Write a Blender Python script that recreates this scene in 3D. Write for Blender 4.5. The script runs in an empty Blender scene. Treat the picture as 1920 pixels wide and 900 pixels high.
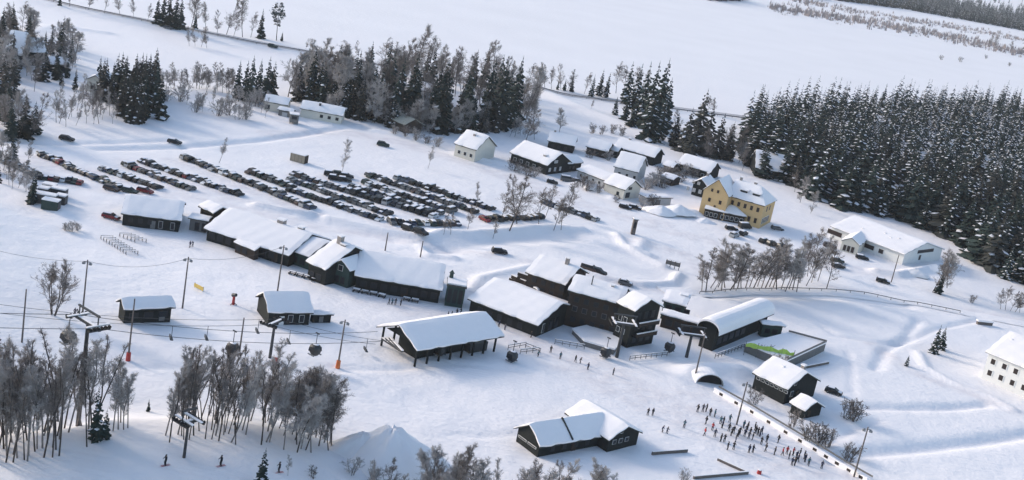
import bpy, bmesh, math, random
import numpy as np
from mathutils import Vector, Matrix
R_ = math.radians
rnd = random.Random(7)
sc = bpy.context.scene
COL = sc.collection

# ------------------------------------------------------------------ camera, sky, sun, exposure
F, PITCH, ROLL, H = 2400.0, R_(16.0), R_(11.0), 105.0
cp, sp, cr, sr = math.cos(PITCH), math.sin(PITCH), math.cos(ROLL), math.sin(ROLL)
FW = np.array([0, cp, -sp]); R0 = np.array([1., 0, 0]); U0 = np.array([0, sp, cp])
RT = R0 * cr + U0 * sr
UP = U0 * cr - R0 * sr
cam_d = bpy.data.cameras.new('camera'); cam = bpy.data.objects.new('camera', cam_d); COL.objects.link(cam)
cam_d.sensor_width = 36.0; cam_d.lens = 36.0 * F / 1920.0
cam_d.clip_start = 1.0; cam_d.clip_end = 30000.0
cam.matrix_world = Matrix(((RT[0], UP[0], -FW[0], 0), (RT[1], UP[1], -FW[1], 0), (RT[2], UP[2], -FW[2], H), (0, 0, 0, 1)))
sc.camera = cam
SUN_EL, SUN_BACK = R_(21.0), R_(22.0)
sun_dir = Vector((-math.cos(SUN_BACK) * math.cos(SUN_EL), math.sin(SUN_BACK) * math.cos(SUN_EL), math.sin(SUN_EL)))
w = bpy.data.worlds.new('World'); sc.world = w; w.use_nodes = True
wn = w.node_tree
sky = wn.nodes.new('ShaderNodeTexSky'); sky.sky_type = 'NISHITA'; sky.sun_disc = False
sky.sun_elevation = SUN_EL; sky.sun_rotation = math.atan2(sun_dir.x, sun_dir.y); sky.altitude = 400
sky.air_density = 1.0; sky.dust_density = 2.0
wn.links.new(sky.outputs['Color'], wn.nodes['Background'].inputs['Color'])
wn.nodes['Background'].inputs['Strength'].default_value = 0.15
sl = bpy.data.lights.new('sun', 'SUN'); sl.energy = 1.3; sl.angle = R_(10); sl.color = (1.0, 0.88, 0.76)
so = bpy.data.objects.new('sun', sl); COL.objects.link(so)
so.rotation_euler = sun_dir.to_track_quat('Z', 'Y').to_euler()
sc.view_settings.view_transform = 'Standard'; sc.view_settings.look = 'None'
sc.view_settings.exposure = 0.91; sc.view_settings.gamma = 1.0
sc.cycles.max_bounces = 5; sc.cycles.diffuse_bounces = 3

# ------------------------------------------------------------------ pixel -> ground helpers
def G0(px, py, z=0.0):
    d = FW + RT * ((px - 960) / F) + UP * ((450 - py) / F)
    t = (z - H) / d[2]
    return np.array([d[0] * t, d[1] * t])
def proj(x, y, z):
    v = np.array([x, y, z - H]); k = v @ FW
    return np.array([960 + F * (v @ RT) / k, 450 - F * (v @ UP) / k])
def pxm(x, y):            # pixels per metre, upright things
    return F * cp / (np.array([x, y, -H]) @ FW)

# ------------------------------------------------------------------ terrain
def poly_w(pts): return np.array([G0(*p) for p in pts])
def dist_poly(X, Y, pts):
    best = np.full(X.shape, 1e9)
    for (ax, ay), (bx, by) in zip(pts[:-1], pts[1:]):
        dx, dy = bx - ax, by - ay
        t = np.clip(((X - ax) * dx + (Y - ay) * dy) / (dx * dx + dy * dy + 1e-9), 0, 1)
        best = np.minimum(best, np.hypot(X - ax - t * dx, Y - ay - t * dy))
    return best
crest = poly_w([(-200, 885), (60, 872), (200, 842), (300, 842), (420, 846), (520, 856), (640, 895), (780, 960)])
foot = poly_w([(20, 372), (70, 405), (120, 430), (140, 470), (160, 560), (170, 660), (180, 760)])[::-1]
TRK = [  # (pixel polyline, half width m, height m): negative = trench, positive = bank
    ([(1560, 764), (1640, 763), (1760, 764), (1850, 757)], 1.6, -.9),
    ([(1560, 862), (1625, 848), (1760, 836), (1850, 825), (1960, 808)], 2.2, -1.2),
    ([(1540, 836), (1600, 805), (1650, 790)], 1.2, -.6),
    ([(1850, 595), (1760, 615), (1700, 640), (1648, 642), (1570, 628), (1540, 610)], .9, -.6),
    ([(1640, 690), (1655, 655), (1700, 630), (1722, 600)], 1.2, -.7),
    ([(1652, 690), (1668, 655), (1712, 630)], .8, -.5),
    ([(1722, 660), (1735, 688), (1790, 718), (1860, 745), (1900, 768)], 1.2, .8),
    ([(1600, 740), (1596, 690), (1590, 660)], .7, -.4),
    ([(180, 277), (330, 275), (480, 264), (560, 252), (640, 238)], 2.2, -1.0),
    ([(0, 262), (110, 268), (330, 262)], 2.0, -.7),
    ([(480, 386), (520, 394), (585, 402)], 1.6, 1.3),
    ([(612, 409), (660, 420), (722, 434), (790, 446)], 1.6, 1.3),
    ([(590, 412), (650, 428), (740, 450)], 3.0, -.8),
    ([(800, 445), (830, 436), (880, 440), (960, 434), (1030, 428), (1090, 432)], 2.2, 1.4),
    ([(815, 470), (900, 452), (1000, 446), (1080, 444)], 4.5, -1.3),
    ([(790, 462), (802, 478), (850, 484)], 1.6, 1.2),
    ([(1085, 510), (1130, 524), (1200, 536), (1260, 532), (1272, 515)], 1.5, 1.1),
    ([(1155, 440), (1170, 462), (1200, 480), (1245, 500)], 1.5, 1.1),
    ([(1205, 452), (1195, 470), (1215, 478)], 2.4, 1.0),
    ([(1230, 395), (1262, 398), (1300, 400)], 3.0, 1.8),
    ([(700, 245), (760, 256), (860, 290), (960, 312)], 1.6, 1.0),
    ([(920, 318), (1000, 350), (1080, 380), (1180, 410)], 3.0, -.3),
    ([(1080, 345), (1110, 352), (1150, 372)], 2.0, 1.2),
    ([(1330, 552), (1450, 552), (1560, 556), (1700, 572)], 3.0, -1.0),
    ([(1640, 510), (1680, 518), (1740, 506), (1760, 500)], 2.0, 1.6),
    ([(0, 350), (60, 372), (120, 400)], 2.5, .8),
    ([(180, 690), (330, 690), (480, 690), (640, 690), (760, 690)], 1.2, -.3),
    ([(560, 700), (700, 694), (860, 682), (1000, 700)], 1.0, -.3),
    ([(840, 815), (900, 818), (980, 812)], 1.0, -.25),
    
    ([(1296, 700), (1330, 694), (1380, 698)], 4.0, 2.0),
    ([(1010, 170), (1090, 205), (1180, 240), (1240, 262)], 7.0, 1.6),
    ([(1000, 500), (900, 520), (880, 545)], 1.5, .7),
    ([(60, 60), (90, 50), (130, 52), (200, 62)], 3.0, .8),
    ([(60, 2), (300, 48), (480, 84), (720, 128)], 9.0, 1.6),
]
TRK = [(poly_w(p), hw, h) for p, hw, h in TRK]
PACK = [(poly_w(p), hw) for p, hw in [
    ([(500, 250), (640, 246), (760, 270), (960, 330), (1100, 385), (1240, 430), (1420, 470), (1560, 500), (1660, 515)], 5),
    ([(300, 360), (600, 425), (800, 455), (1000, 495), (1150, 530), (1240, 545)], 4),
    ([(860, 300), (980, 345), (1090, 390), (1250, 420)], 5),
    ([(1540, 540), (1700, 562), (1960, 610)], 4),
    ([(60, 300), (200, 330), (400, 372)], 5),
    ([(1640, 645), (1700, 690), (1900, 770)], 3), ([(40, 318), (160, 352), (300, 372)], 3), ([(230, 300), (440, 372), (560, 398)], 3), ([(320, 300), (560, 392), (600, 402)], 3),
    ([(480, 330), (650, 385), (740, 430)], 2.5), ([(600, 335), (790, 405), (870, 425)], 3), ([(660, 335), (880, 408)], 2.5), ([(980, 620), (1060, 670), (1200, 740), (1330, 800), (1480, 870)], 9),
    ([(700, 560), (860, 600), (980, 650)], 6), ([(1300, 760), (1420, 830), (1560, 900)], 9), ([(1180, 450), (1300, 480), (1330, 520)], 4)]]
def vnoise(X, Y, s, seed):
    gx, gy = X / s + seed * 17.3, Y / s - seed * 9.1
    ix, iy = np.floor(gx), np.floor(gy); fx, fy = gx - ix, gy - iy
    fx, fy = fx * fx * (3 - 2 * fx), fy * fy * (3 - 2 * fy)
    def hsh(a, b):
        v = np.sin(a * 127.1 + b * 311.7 + seed * 74.7) * 43758.5453
        return v - np.floor(v)
    a, b, c, d = hsh(ix, iy), hsh(ix + 1, iy), hsh(ix, iy + 1), hsh(ix + 1, iy + 1)
    return (a * (1 - fx) + b * fx) * (1 - fy) + (c * (1 - fx) + d * fx) * fy - .5
def smooth(t): t = np.clip(t, 0, 1); return t * t * (3 - 2 * t)
HILL_FAR = poly_w([(1330, 4), (1460, 14), (1700, 50), (1830, 90), (1990, 120)])
def hz(X, Y):
    X = np.atleast_1d(np.asarray(X, float)); Y = np.atleast_1d(np.asarray(Y, float))
    Z = np.zeros_like(X)
    yc = np.interp(X, crest[:, 0], crest[:, 1]); d = yc - Y
    amp = 4.5 * (1 - smooth((X - crest[4, 0]) / (crest[7, 0] - crest[4, 0])))
    Z += amp * np.where(d < 0, np.exp(-(d / 9) ** 2), np.exp(-(np.maximum(d, 0) / 55) ** 2))
    yf = Y; xf = np.interp(yf, foot[:, 1], foot[:, 0]); dd = xf - X
    fade = smooth((foot[-1, 1] + 14 - Y) / 30) * smooth((Y - foot[0, 1] + 30) / 40)
    sp_ = np.where(dd > 40, dd, np.log1p(np.exp(np.clip(dd / 6, -30, 30))) * 6)
    Z += .17 * np.minimum(sp_, 90) * fade
    near = Y < 1300
    if near.any():
        x, y = X[near], Y[near]; z = np.zeros_like(x)
        for p, hw, h in TRK:
            q = dist_poly(x, y, p)
            z += h * np.exp(-(q / hw) ** 2)
        k = np.clip((700 - y) / 300, 0.15, 1)
        z += (vnoise(x, y, 38, 1) * .6 + vnoise(x, y, 14, 2) * .26 + vnoise(x, y, 6, 3) * .16 + vnoise(x, y, 2.6, 4) * .08) * k
        Z[near] += z
    # far side of the frozen lake
    far = Y > 1400
    if far.any():
        x, y = X[far], Y[far]
        Z[far] += 0
    return Z
def hz1(x, y): return float(hz(x, y)[0])
def Gp(px, py, iters=5):
    z = 0.0
    for _ in range(iters):
        p = G0(px, py, z); z = .5 * z + .5 * hz1(p[0], p[1]) if _ > 1 else hz1(p[0], p[1])
    return Vector((p[0], p[1], hz1(p[0], p[1])))

# ------------------------------------------------------------------ materials
M = {}
def mat(name, col, rough=.8, var=.15, scale=1.0, metal=0.0, spec=.3, bump=0.0, objvar=0.0, emit=None):
    m = bpy.data.materials.new(name); m.use_nodes = True; nt = m.node_tree; b = nt.nodes['Principled BSDF']
    b.inputs['Roughness'].default_value = rough; b.inputs['Metallic'].default_value = metal
    b.inputs['Specular IOR Level'].default_value = spec
    tc = nt.nodes.new('ShaderNodeTexCoord'); nz = nt.nodes.new('ShaderNodeTexNoise')
    nz.inputs['Scale'].default_value = scale; nz.inputs['Detail'].default_value = 4
    nt.links.new(tc.outputs['Object'], nz.inputs['Vector'])
    mr = nt.nodes.new('ShaderNodeMapRange'); mr.inputs['To Min'].default_value = 1 - var; mr.inputs['To Max'].default_value = 1 + var
    nt.links.new(nz.outputs['Fac'], mr.inputs['Value'])
    mx = nt.nodes.new('ShaderNodeMix'); mx.data_type = 'RGBA'; mx.blend_type = 'MULTIPLY'; mx.inputs['Factor'].default_value = 1
    mx.inputs[6].default_value = (*col, 1)
    last = mr.outputs['Result']
    if objvar:
        oi = nt.nodes.new('ShaderNodeObjectInfo'); m2 = nt.nodes.new('ShaderNodeMapRange')
        m2.inputs['To Min'].default_value = 1 - objvar; m2.inputs['To Max'].default_value = 1 + objvar
        nt.links.new(oi.outputs['Random'], m2.inputs['Value'])
        mu = nt.nodes.new('ShaderNodeMath'); mu.operation = 'MULTIPLY'
        nt.links.new(last, mu.inputs[0]); nt.links.new(m2.outputs['Result'], mu.inputs[1]); last = mu.outputs[0]
    nt.links.new(last, mx.inputs[7]); nt.links.new(mx.outputs[2], b.inputs['Base Color'])
    if bump:
        bp = nt.nodes.new('ShaderNodeBump'); bp.inputs['Strength'].default_value = bump; bp.inputs['Distance'].default_value = .3
        nt.links.new(nz.outputs['Fac'], bp.inputs['Height']); nt.links.new(bp.outputs['Normal'], b.inputs['Normal'])
    M[name] = m
    return m
SNOWC = (.86, .828, .82)
mat('snow', SNOWC, .65, .03, .6, bump=.15, spec=.2)
mat('tree_snow', (.78, .77, .79), .8, .08, .8, spec=.1)
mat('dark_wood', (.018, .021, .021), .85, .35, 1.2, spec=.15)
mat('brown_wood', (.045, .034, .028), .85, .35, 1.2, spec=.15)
mat('grey_wood', (.16, .155, .15), .85, .3, 1.2, spec=.15)
mat('tan_wood', (.30, .25, .19), .8, .25, 1.0)
mat('green_wood', (.03, .055, .05), .8, .25, 1.0)
mat('cream_wall', (.62, .58, .50), .8, .08, .7)
mat('white_wall', (.72, .71, .68), .8, .06, .7)
mat('grey_wall', (.42, .42, .42), .8, .12, .7)
mat('yellow_wall', (.58, .40, .20), .8, .10, .8)
mat('roof_board', (.03, .035, .033), .8, .3, 1.0)
mat('turf_roof', (.34, .33, .28), .9, .45, 1.8)
mat('glass', (.012, .015, .02), .35, .2, 1.0, spec=.3)
mat('glass_brown', (.035, .025, .022), .4, .2, 1.0, spec=.25)
mat('frame_white', (.62, .62, .60), .6, .05)
mat('frame_dark', (.03, .03, .03), .6, .1)
mat('steel', (.22, .23, .24), .5, .2, .8, metal=.3)
mat('dark_steel', (.05, .052, .055), .55, .25, .8, metal=.2)
mat('pole_wood', (.13, .11, .10), .85, .25, .8)
mat('cable', (.06, .06, .065), .6, .1)
mat('red_paint', (.38, .04, .035), .6, .15)
mat('orange_paint', (.55, .14, .04), .6, .15)
mat('yellow_paint', (.62, .44, .12), .6, .15)
mat('net_green', (.42, .60, .12), .8, .25, 1.5)
mat('concrete', (.30, .29, .28), .9, .2, .8)
mat('stone', (.28, .25, .23), .9, .3, 1.4)
mat('asphalt', (.42, .41, .42), .9, .25, .4)
mat('rubber', (.015, .015, .016), .9, .1)
mat('needles', (.027, .040, .036), .9, .4, .5, objvar=.35, spec=.1)
mat('needles_brown', (.042, .044, .040), .9, .4, .5, objvar=.3, spec=.1)
mat('bark', (.06, .052, .048), .95, .35, 2.0, spec=.1)
mat('birch_bark', (.20, .18, .17), .95, .5, 3.0, spec=.1)
mat('twig', (.19, .165, .15), .95, .3, .6, objvar=.25, spec=.05)
mat('twig_frost', (.38, .355, .34), .95, .25, .6, objvar=.2, spec=.05)
mat('reed', (.30, .265, .26), .95, .3, .3)
mat('skin', (.45, .28, .20), .6, .05)
for n, c in [('car_black', (.010, .011, .013)), ('car_grey', (.10, .105, .11)), ('car_blue', (.02, .035, .07)), ('car_red', (.17, .018, .022)),
             ('car_silver', (.30, .31, .32)), ('car_white', (.62, .63, .64)), ('car_green', (.018, .035, .030)), ('car_brown', (.06, .04, .035))]:
    mat(n, c, .5, .1, .7, metal=.05, spec=.35)
for n, c in [('cloth_black', (.012, .012, .016)), ('cloth_navy', (.018, .025, .06)), ('cloth_red', (.40, .03, .035)), ('cloth_grey', (.12, .12, .13)),
             ('cloth_teal', (.03, .10, .13)), ('cloth_orange', (.5, .16, .03))]:
    mat(n, c, .8, .15, 2.0)
# ground: snow with packed, slightly dirty tracks
def snow_ground_mat():
    m = bpy.data.materials.new('snow_ground'); m.use_nodes = True; nt = m.node_tree; b = nt.nodes['Principled BSDF']
    b.inputs['Roughness'].default_value = .6; b.inputs['Specular IOR Level'].default_value = .2
    tc = nt.nodes.new('ShaderNodeTexCoord')
    def noise(s, det=5):
        n = nt.nodes.new('ShaderNodeTexNoise'); n.inputs['Scale'].default_value = s; n.inputs['Detail'].default_value = det
        nt.links.new(tc.outputs['Object'], n.inputs['Vector']); return n
    n1, n2, n3 = noise(.02), noise(.25), noise(.9)
    at = nt.nodes.new('ShaderNodeAttribute'); at.attribute_name = 'packed'
    mx = nt.nodes.new('ShaderNodeMix'); mx.data_type = 'RGBA'
    mx.inputs[6].default_value = (*SNOWC, 1); mx.inputs[7].default_value = (.74, .70, .70, 1)
    ma = nt.nodes.new('ShaderNodeMath'); ma.operation = 'MULTIPLY'
    mr = nt.nodes.new('ShaderNodeMapRange'); mr.inputs['From Min'].default_value = .3; mr.inputs['From Max'].default_value = .65
    nt.links.new(n2.outputs['Fac'], mr.inputs['Value'])
    nt.links.new(at.outputs['Fac'], ma.inputs[0]); nt.links.new(mr.outputs['Result'], ma.inputs[1])
    nt.links.new(ma.outputs[0], mx.inputs['Factor'])
    m2 = nt.nodes.new('ShaderNodeMix'); m2.data_type = 'RGBA'; m2.blend_type = 'MULTIPLY'; m2.inputs['Factor'].default_value = 1
    r2 = nt.nodes.new('ShaderNodeMapRange'); r2.inputs['To Min'].default_value = .93; r2.inputs['To Max'].default_value = 1.05
    nt.links.new(n1.outputs['Fac'], r2.inputs['Value'])
    nt.links.new(mx.outputs[2], m2.inputs[6]); nt.links.new(r2.outputs['Result'], m2.inputs[7])
    nt.links.new(m2.outputs[2], b.inputs['Base Color'])
    mp = nt.nodes.new('ShaderNodeMapping'); mp.inputs['Rotation'].default_value = (0, 0, R_(-32)); mp.inputs['Scale'].default_value = (.03, .9, 1)
    nt.links.new(tc.outputs['Object'], mp.inputs['Vector'])
    n4 = nt.nodes.new('ShaderNodeTexNoise'); n4.inputs['Scale'].default_value = 1.0; n4.inputs['Detail'].default_value = 3; nt.links.new(mp.outputs['Vector'], n4.inputs['Vector'])
    ad = nt.nodes.new('ShaderNodeMath'); ad.operation = 'MULTIPLY_ADD'; ad.inputs[1].default_value = .45
    nt.links.new(n3.outputs['Fac'], ad.inputs[0]); nt.links.new(n2.outputs['Fac'], ad.inputs[2])
    bp = nt.nodes.new('ShaderNodeBump'); bp.inputs['Strength'].default_value = .6; bp.inputs['Distance'].default_value = .45
    a2 = nt.nodes.new('ShaderNodeMath'); a2.operation = 'MULTIPLY_ADD'; a2.inputs[1].default_value = .55
    nt.links.new(n4.outputs['Fac'], a2.inputs[0]); nt.links.new(ad.outputs[0], a2.inputs[2]); nt.links.new(a2.outputs[0], bp.inputs['Height']); nt.links.new(bp.outputs['Normal'], b.inputs['Normal'])
    M['snow_ground'] = m
snow_ground_mat()

# ------------------------------------------------------------------ mesh helpers
class MB:
    def __init__(s): s.v = []; s.f = []; s.m = []
    def add(s, vs, fs, mi=0):
        o = len(s.v); s.v.extend([tuple(v) for v in vs]); s.f.extend([tuple(i + o for i in f) for f in fs]); s.m.extend([mi] * len(fs))
    def box(s, x0, y0, z0, x1, y1, z1, mi=0):
        s.add([(x0, y0, z0), (x1, y0, z0), (x1, y1, z0), (x0, y1, z0), (x0, y0, z1), (x1, y0, z1), (x1, y1, z1), (x0, y1, z1)],
              [(3, 2, 1, 0), (4, 5, 6, 7), (0, 1, 5, 4), (1, 2, 6, 5), (2, 3, 7, 6), (3, 0, 4, 7)], mi)
    def tube(s, p, q, r0, r1=None, n=6, mi=0, cap=True):
        p, q = Vector(p), Vector(q); r1 = r0 if r1 is None else r1; d = (q - p)
        if d.length < 1e-6: return
        d.normalize(); a = d.orthogonal().normalized(); b = d.cross(a)
        vs = [p + (a * math.cos(2 * math.pi * i / n) + b * math.sin(2 * math.pi * i / n)) * r0 for i in range(n)] + \
             [q + (a * math.cos(2 * math.pi * i / n) + b * math.sin(2 * math.pi * i / n)) * r1 for i in range(n)]
        fs = [(i, (i + 1) % n, n + (i + 1) % n, n + i) for i in range(n)]
        if cap: fs += [tuple(range(n - 1, -1, -1)), tuple(range(n, 2 * n))]
        s.add(vs, fs, mi)
    def beam(s, p, q, w_, h_, mi=0):
        p, q = Vector(p), Vector(q); d = (q - p).normalized(); sd = d.cross(Vector((0, 0, 1)))
        sd = sd.normalized() if sd.length > 1e-4 else Vector((1, 0, 0)); u = sd.cross(d)
        vs = [e + sd * a * w_ / 2 + u * b * h_ / 2 for e in (p, q) for a, b in ((-1, -1), (1, -1), (1, 1), (-1, 1))]
        s.add(vs, [(0, 1, 2, 3), (7, 6, 5, 4), (0, 4, 5, 1), (1, 5, 6, 2), (2, 6, 7, 3), (3, 7, 4, 0)], mi)
    def prism(s, pts, z0, z1, mi=0):
        n = len(pts); s.add([(p[0], p[1], z0) for p in pts] + [(p[0], p[1], z1) for p in pts],
                            [tuple(range(n - 1, -1, -1)), tuple(range(n, 2 * n))] + [(i, (i + 1) % n, n + (i + 1) % n, n + i) for i in range(n)], mi)
    def sphere(s, c, rx, ry, rz, nu=8, nv=5, mi=0, jit=0, rr=rnd):
        vs = [(c[0], c[1], c[2] - rz)]
        for j in range(1, nv):
            ph = -math.pi / 2 + math.pi * j / nv
            for i in range(nu):
                th = 2 * math.pi * i / nu; k = 1 + rr.uniform(-jit, jit)
                vs.append((c[0] + rx * k * math.cos(ph) * math.cos(th), c[1] + ry * k * math.cos(ph) * math.sin(th), c[2] + rz * k * math.sin(ph)))
        vs.append((c[0], c[1], c[2] + rz)); fs = []
        for i in range(nu): fs.append((0, 1 + (i + 1) % nu, 1 + i))
        for j in range(nv - 2):
            for i in range(nu): fs.append((1 + j * nu + i, 1 + j * nu + (i + 1) % nu, 1 + (j + 1) * nu + (i + 1) % nu, 1 + (j + 1) * nu + i))
        t = len(vs) - 1; b = 1 + (nv - 2) * nu
        for i in range(nu): fs.append((b + i, b + (i + 1) % nu, t))
        s.add(vs, fs, mi)
    def mesh(s, name, mats, smooth=False):
        me = bpy.data.meshes.new(name); me.from_pydata(s.v, [], s.f)
        for m in ([mats] if isinstance(mats, str) else mats): me.materials.append(M[m])
        if len(me.polygons): me.polygons.foreach_set('material_index', s.m)
        if smooth: me.polygons.foreach_set('use_smooth', [True] * len(me.polygons))
        me.update(); return me
    def obj(s, name, mats, parent=None, smooth=False):
        return link(name, s.mesh(name, mats, smooth), parent)
def link(name, me, parent=None):
    o = bpy.data.objects.new(name, me); COL.objects.link(o)
    if parent is not None: o.parent = parent
    return o
def tag(o, label=None, cat=None, group=None, kind=None):
    if label: o['label'] = label
    if cat: o['category'] = cat
    if group: o['group'] = group
    if kind: o['kind'] = kind
    return o
def empty(name, loc, rz=0.0):
    o = bpy.data.objects.new(name, None); COL.objects.link(o); o.location = loc; o.rotation_euler = (0, 0, rz); o.empty_display_size = .5
    return o
CH = {}
def copy_tree(o, parent=None):
    c = o.copy(); COL.objects.link(c)
    if parent is not None: c.parent = parent
    for ch in list(o.children): copy_tree(ch, c)
    return c
ONES = ['', 'first', 'second', 'third', 'fourth', 'fifth', 'sixth', 'seventh', 'eighth', 'ninth', 'tenth', 'eleventh', 'twelfth', 'thirteenth', 'fourteenth',
        'fifteenth', 'sixteenth', 'seventeenth', 'eighteenth', 'nineteenth']
TENS = {2: ('twenty', 'twentieth'), 3: ('thirty', 'thirtieth'), 4: ('forty', 'fortieth'), 5: ('fifty', 'fiftieth'), 6: ('sixty', 'sixtieth')}
def ordw(n):
    if n < 20: return ONES[n]
    a, b = divmod(n, 10); return TENS[a][1] if b == 0 else TENS[a][0] + '-' + ONES[b]

# ------------------------------------------------------------------ ground sheet
def axis(lo, hi, c0, c1, step, grow):
    a = list(np.arange(c0, c1, step)); s = step
    x = a[-1]
    while x < hi: s *= grow; x += s; a.append(x)
    s = step; x = a[0]; pre = []
    while x > lo: s *= grow; x -= s; pre.append(x)
    return np.array(pre[::-1] + a)
def build_ground():
    xs = axis(-6000, 9000, -190, 200, 1.1, 1.06); ys = axis(-60, 16000, 165, 640, 1.1, 1.035)
    X, Y = np.meshgrid(xs, ys); sh = X.shape
    Z = hz(X.ravel(), Y.ravel())
    pk = np.zeros_like(Z)
    for p, hw in PACK:
        q = dist_poly(X.ravel(), Y.ravel(), p); pk = np.maximum(pk, smooth(1.4 - q / hw))
    nx, ny = sh[1], sh[0]
    co = np.stack([X.ravel(), Y.ravel(), Z], 1).astype(np.float32)
    i = np.arange(nx * ny).reshape(ny, nx)
    q = np.stack([i[:-1, :-1], i[:-1, 1:], i[1:, 1:], i[1:, :-1]], -1).reshape(-1, 4).astype(np.int32)
    me = bpy.data.meshes.new('snow_ground'); me.vertices.add(len(co)); me.vertices.foreach_set('co', co.ravel())
    me.loops.add(q.size); me.loops.foreach_set('vertex_index', q.ravel())
    me.polygons.add(len(q)); me.polygons.foreach_set('loop_start', np.arange(0, q.size, 4, dtype=np.int32))
    me.polygons.foreach_set('loop_total', np.full(len(q), 4, np.int32))
    me.update(calc_edges=True); me.polygons.foreach_set('use_smooth', np.ones(len(q), bool))
    a = me.attributes.new('packed', 'FLOAT', 'POINT'); a.data.foreach_set('value', pk.astype(np.float32))
    me.materials.append(M['snow_ground'])
    o = link('ground', me); o['kind'] = 'structure'
build_ground()
# ------------------------------------------------------------------ air
def haze():
    mb = MB(); mb.box(-6200, -200, -4, 9200, 17000, 135); me = bpy.data.meshes.new('haze'); me.from_pydata(mb.v, [], mb.f)
    m = bpy.data.materials.new('haze_air'); m.use_nodes = True; nt = m.node_tree; nt.nodes.clear()
    out = nt.nodes.new('ShaderNodeOutputMaterial'); v = nt.nodes.new('ShaderNodeVolumePrincipled')
    v.inputs['Color'].default_value = (.90, .93, 1, 1); v.inputs['Density'].default_value = .00006; v.inputs['Anisotropy'].default_value = .2
    nt.links.new(v.outputs[0], out.inputs['Volume']); me.materials.append(m); o = link('haze', me); o['kind'] = 'stuff'
haze()
def ribbon(name, pts, width, m, lift=.12, z=None, step=4.0):
    P = [G0(*p) for p in pts]; Q = []
    for a, b in zip(P[:-1], P[1:]):
        n = max(1, int(np.hypot(*(b - a)) / step))
        Q += [a + (b - a) * k / n for k in range(n)]
    Q.append(P[-1]); Q = np.array(Q); T = np.gradient(Q, axis=0); T /= np.linalg.norm(T, axis=1)[:, None]; N = np.stack([-T[:, 1], T[:, 0]], 1)
    mb = MB(); k = 4; vs = []
    for c, n in zip(Q, N):
        for j in range(k + 1):
            p = c + n * width * (j / k - .5); vs.append((p[0], p[1], hz1(p[0], p[1]) + lift))
    fs = [(i * (k + 1) + j, i * (k + 1) + j + 1, (i + 1) * (k + 1) + j + 1, (i + 1) * (k + 1) + j) for i in range(len(Q) - 1) for j in range(k)]
    mb.add(vs, fs); o = mb.obj(name, m); o['kind'] = 'structure'; return Q
def rail_line(name, pts, h, label, cat, m='dark_steel', post_step=4.0, snow=True, rail_h=.3):
    P = [G0(*p) for p in pts]; Q = []
    for a, b in zip(P[:-1], P[1:]):
        n = max(1, int(np.hypot(*(b - a)) / post_step)); Q += [a + (b - a) * k / n for k in range(n)]
    Q.append(P[-1]); Z = [hz1(*q) for q in Q]
    r = empty(name, (Q[0][0], Q[0][1], Z[0])); o = Vector(r.location)
    V = [Vector((q[0], q[1], z)) - o for q, z in zip(Q, Z)]
    b = MB()
    for a, c in zip(V[:-1], V[1:]): b.beam(a + Vector((0, 0, h)), c + Vector((0, 0, h)), .12, rail_h)
    b.obj('rail', m, r)
    b = MB()
    for a in V: b.box(a.x - .08, a.y - .08, a.z - .3, a.x + .08, a.y + .08, a.z + h)
    ps = b.obj('post_line', m, r); ps['kind'] = 'stuff'
    if snow:
        b = MB()
        for a, c in zip(V[:-1], V[1:]): b.beam(a + Vector((0, 0, h + rail_h / 2 + .06)), c + Vector((0, 0, h + rail_h / 2 + .06)), .22, .12)
        b.obj('snow_cap', 'snow', r)
    tag(r, label, cat); return r
far_road = [(40, -6), (160, 20), (300, 48), (480, 84), (600, 105), (720, 128), (840, 146), (960, 163), (1100, 182), (1260, 202), (1400, 220), (1480, 232)]
ribbon('road', far_road, 8.0, 'asphalt', .15)
ribbon('valley_road', [(1240, 546), (1310, 547), (1400, 541), (1540, 545), (1700, 563), (1830, 590), (1970, 618)], 6.0, 'snow_ground', .14)
rail_line('guard_rail', [(40, -3), (160, 23), (300, 51), (480, 87), (600, 108), (720, 131)], .9, 'long dark guard rail along the far road at the top left', 'guard rail', post_step=8, rail_h=.34)
rail_line('guard_rail', [(960, 166), (1100, 185), (1260, 206), (1400, 224)], .9, 'dark guard rail along the far road behind the village spruces', 'guard rail', post_step=8, rail_h=.34)
rail_line('guard_rail', [(1312, 549), (1360, 545), (1400, 543), (1470, 543), (1540, 546), (1620, 553), (1720, 570), (1800, 586)], .8, 'curved guard rail below the row of bare birches', 'guard rail', post_step=4, rail_h=.22, snow=False, m='grey_wood')

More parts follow.
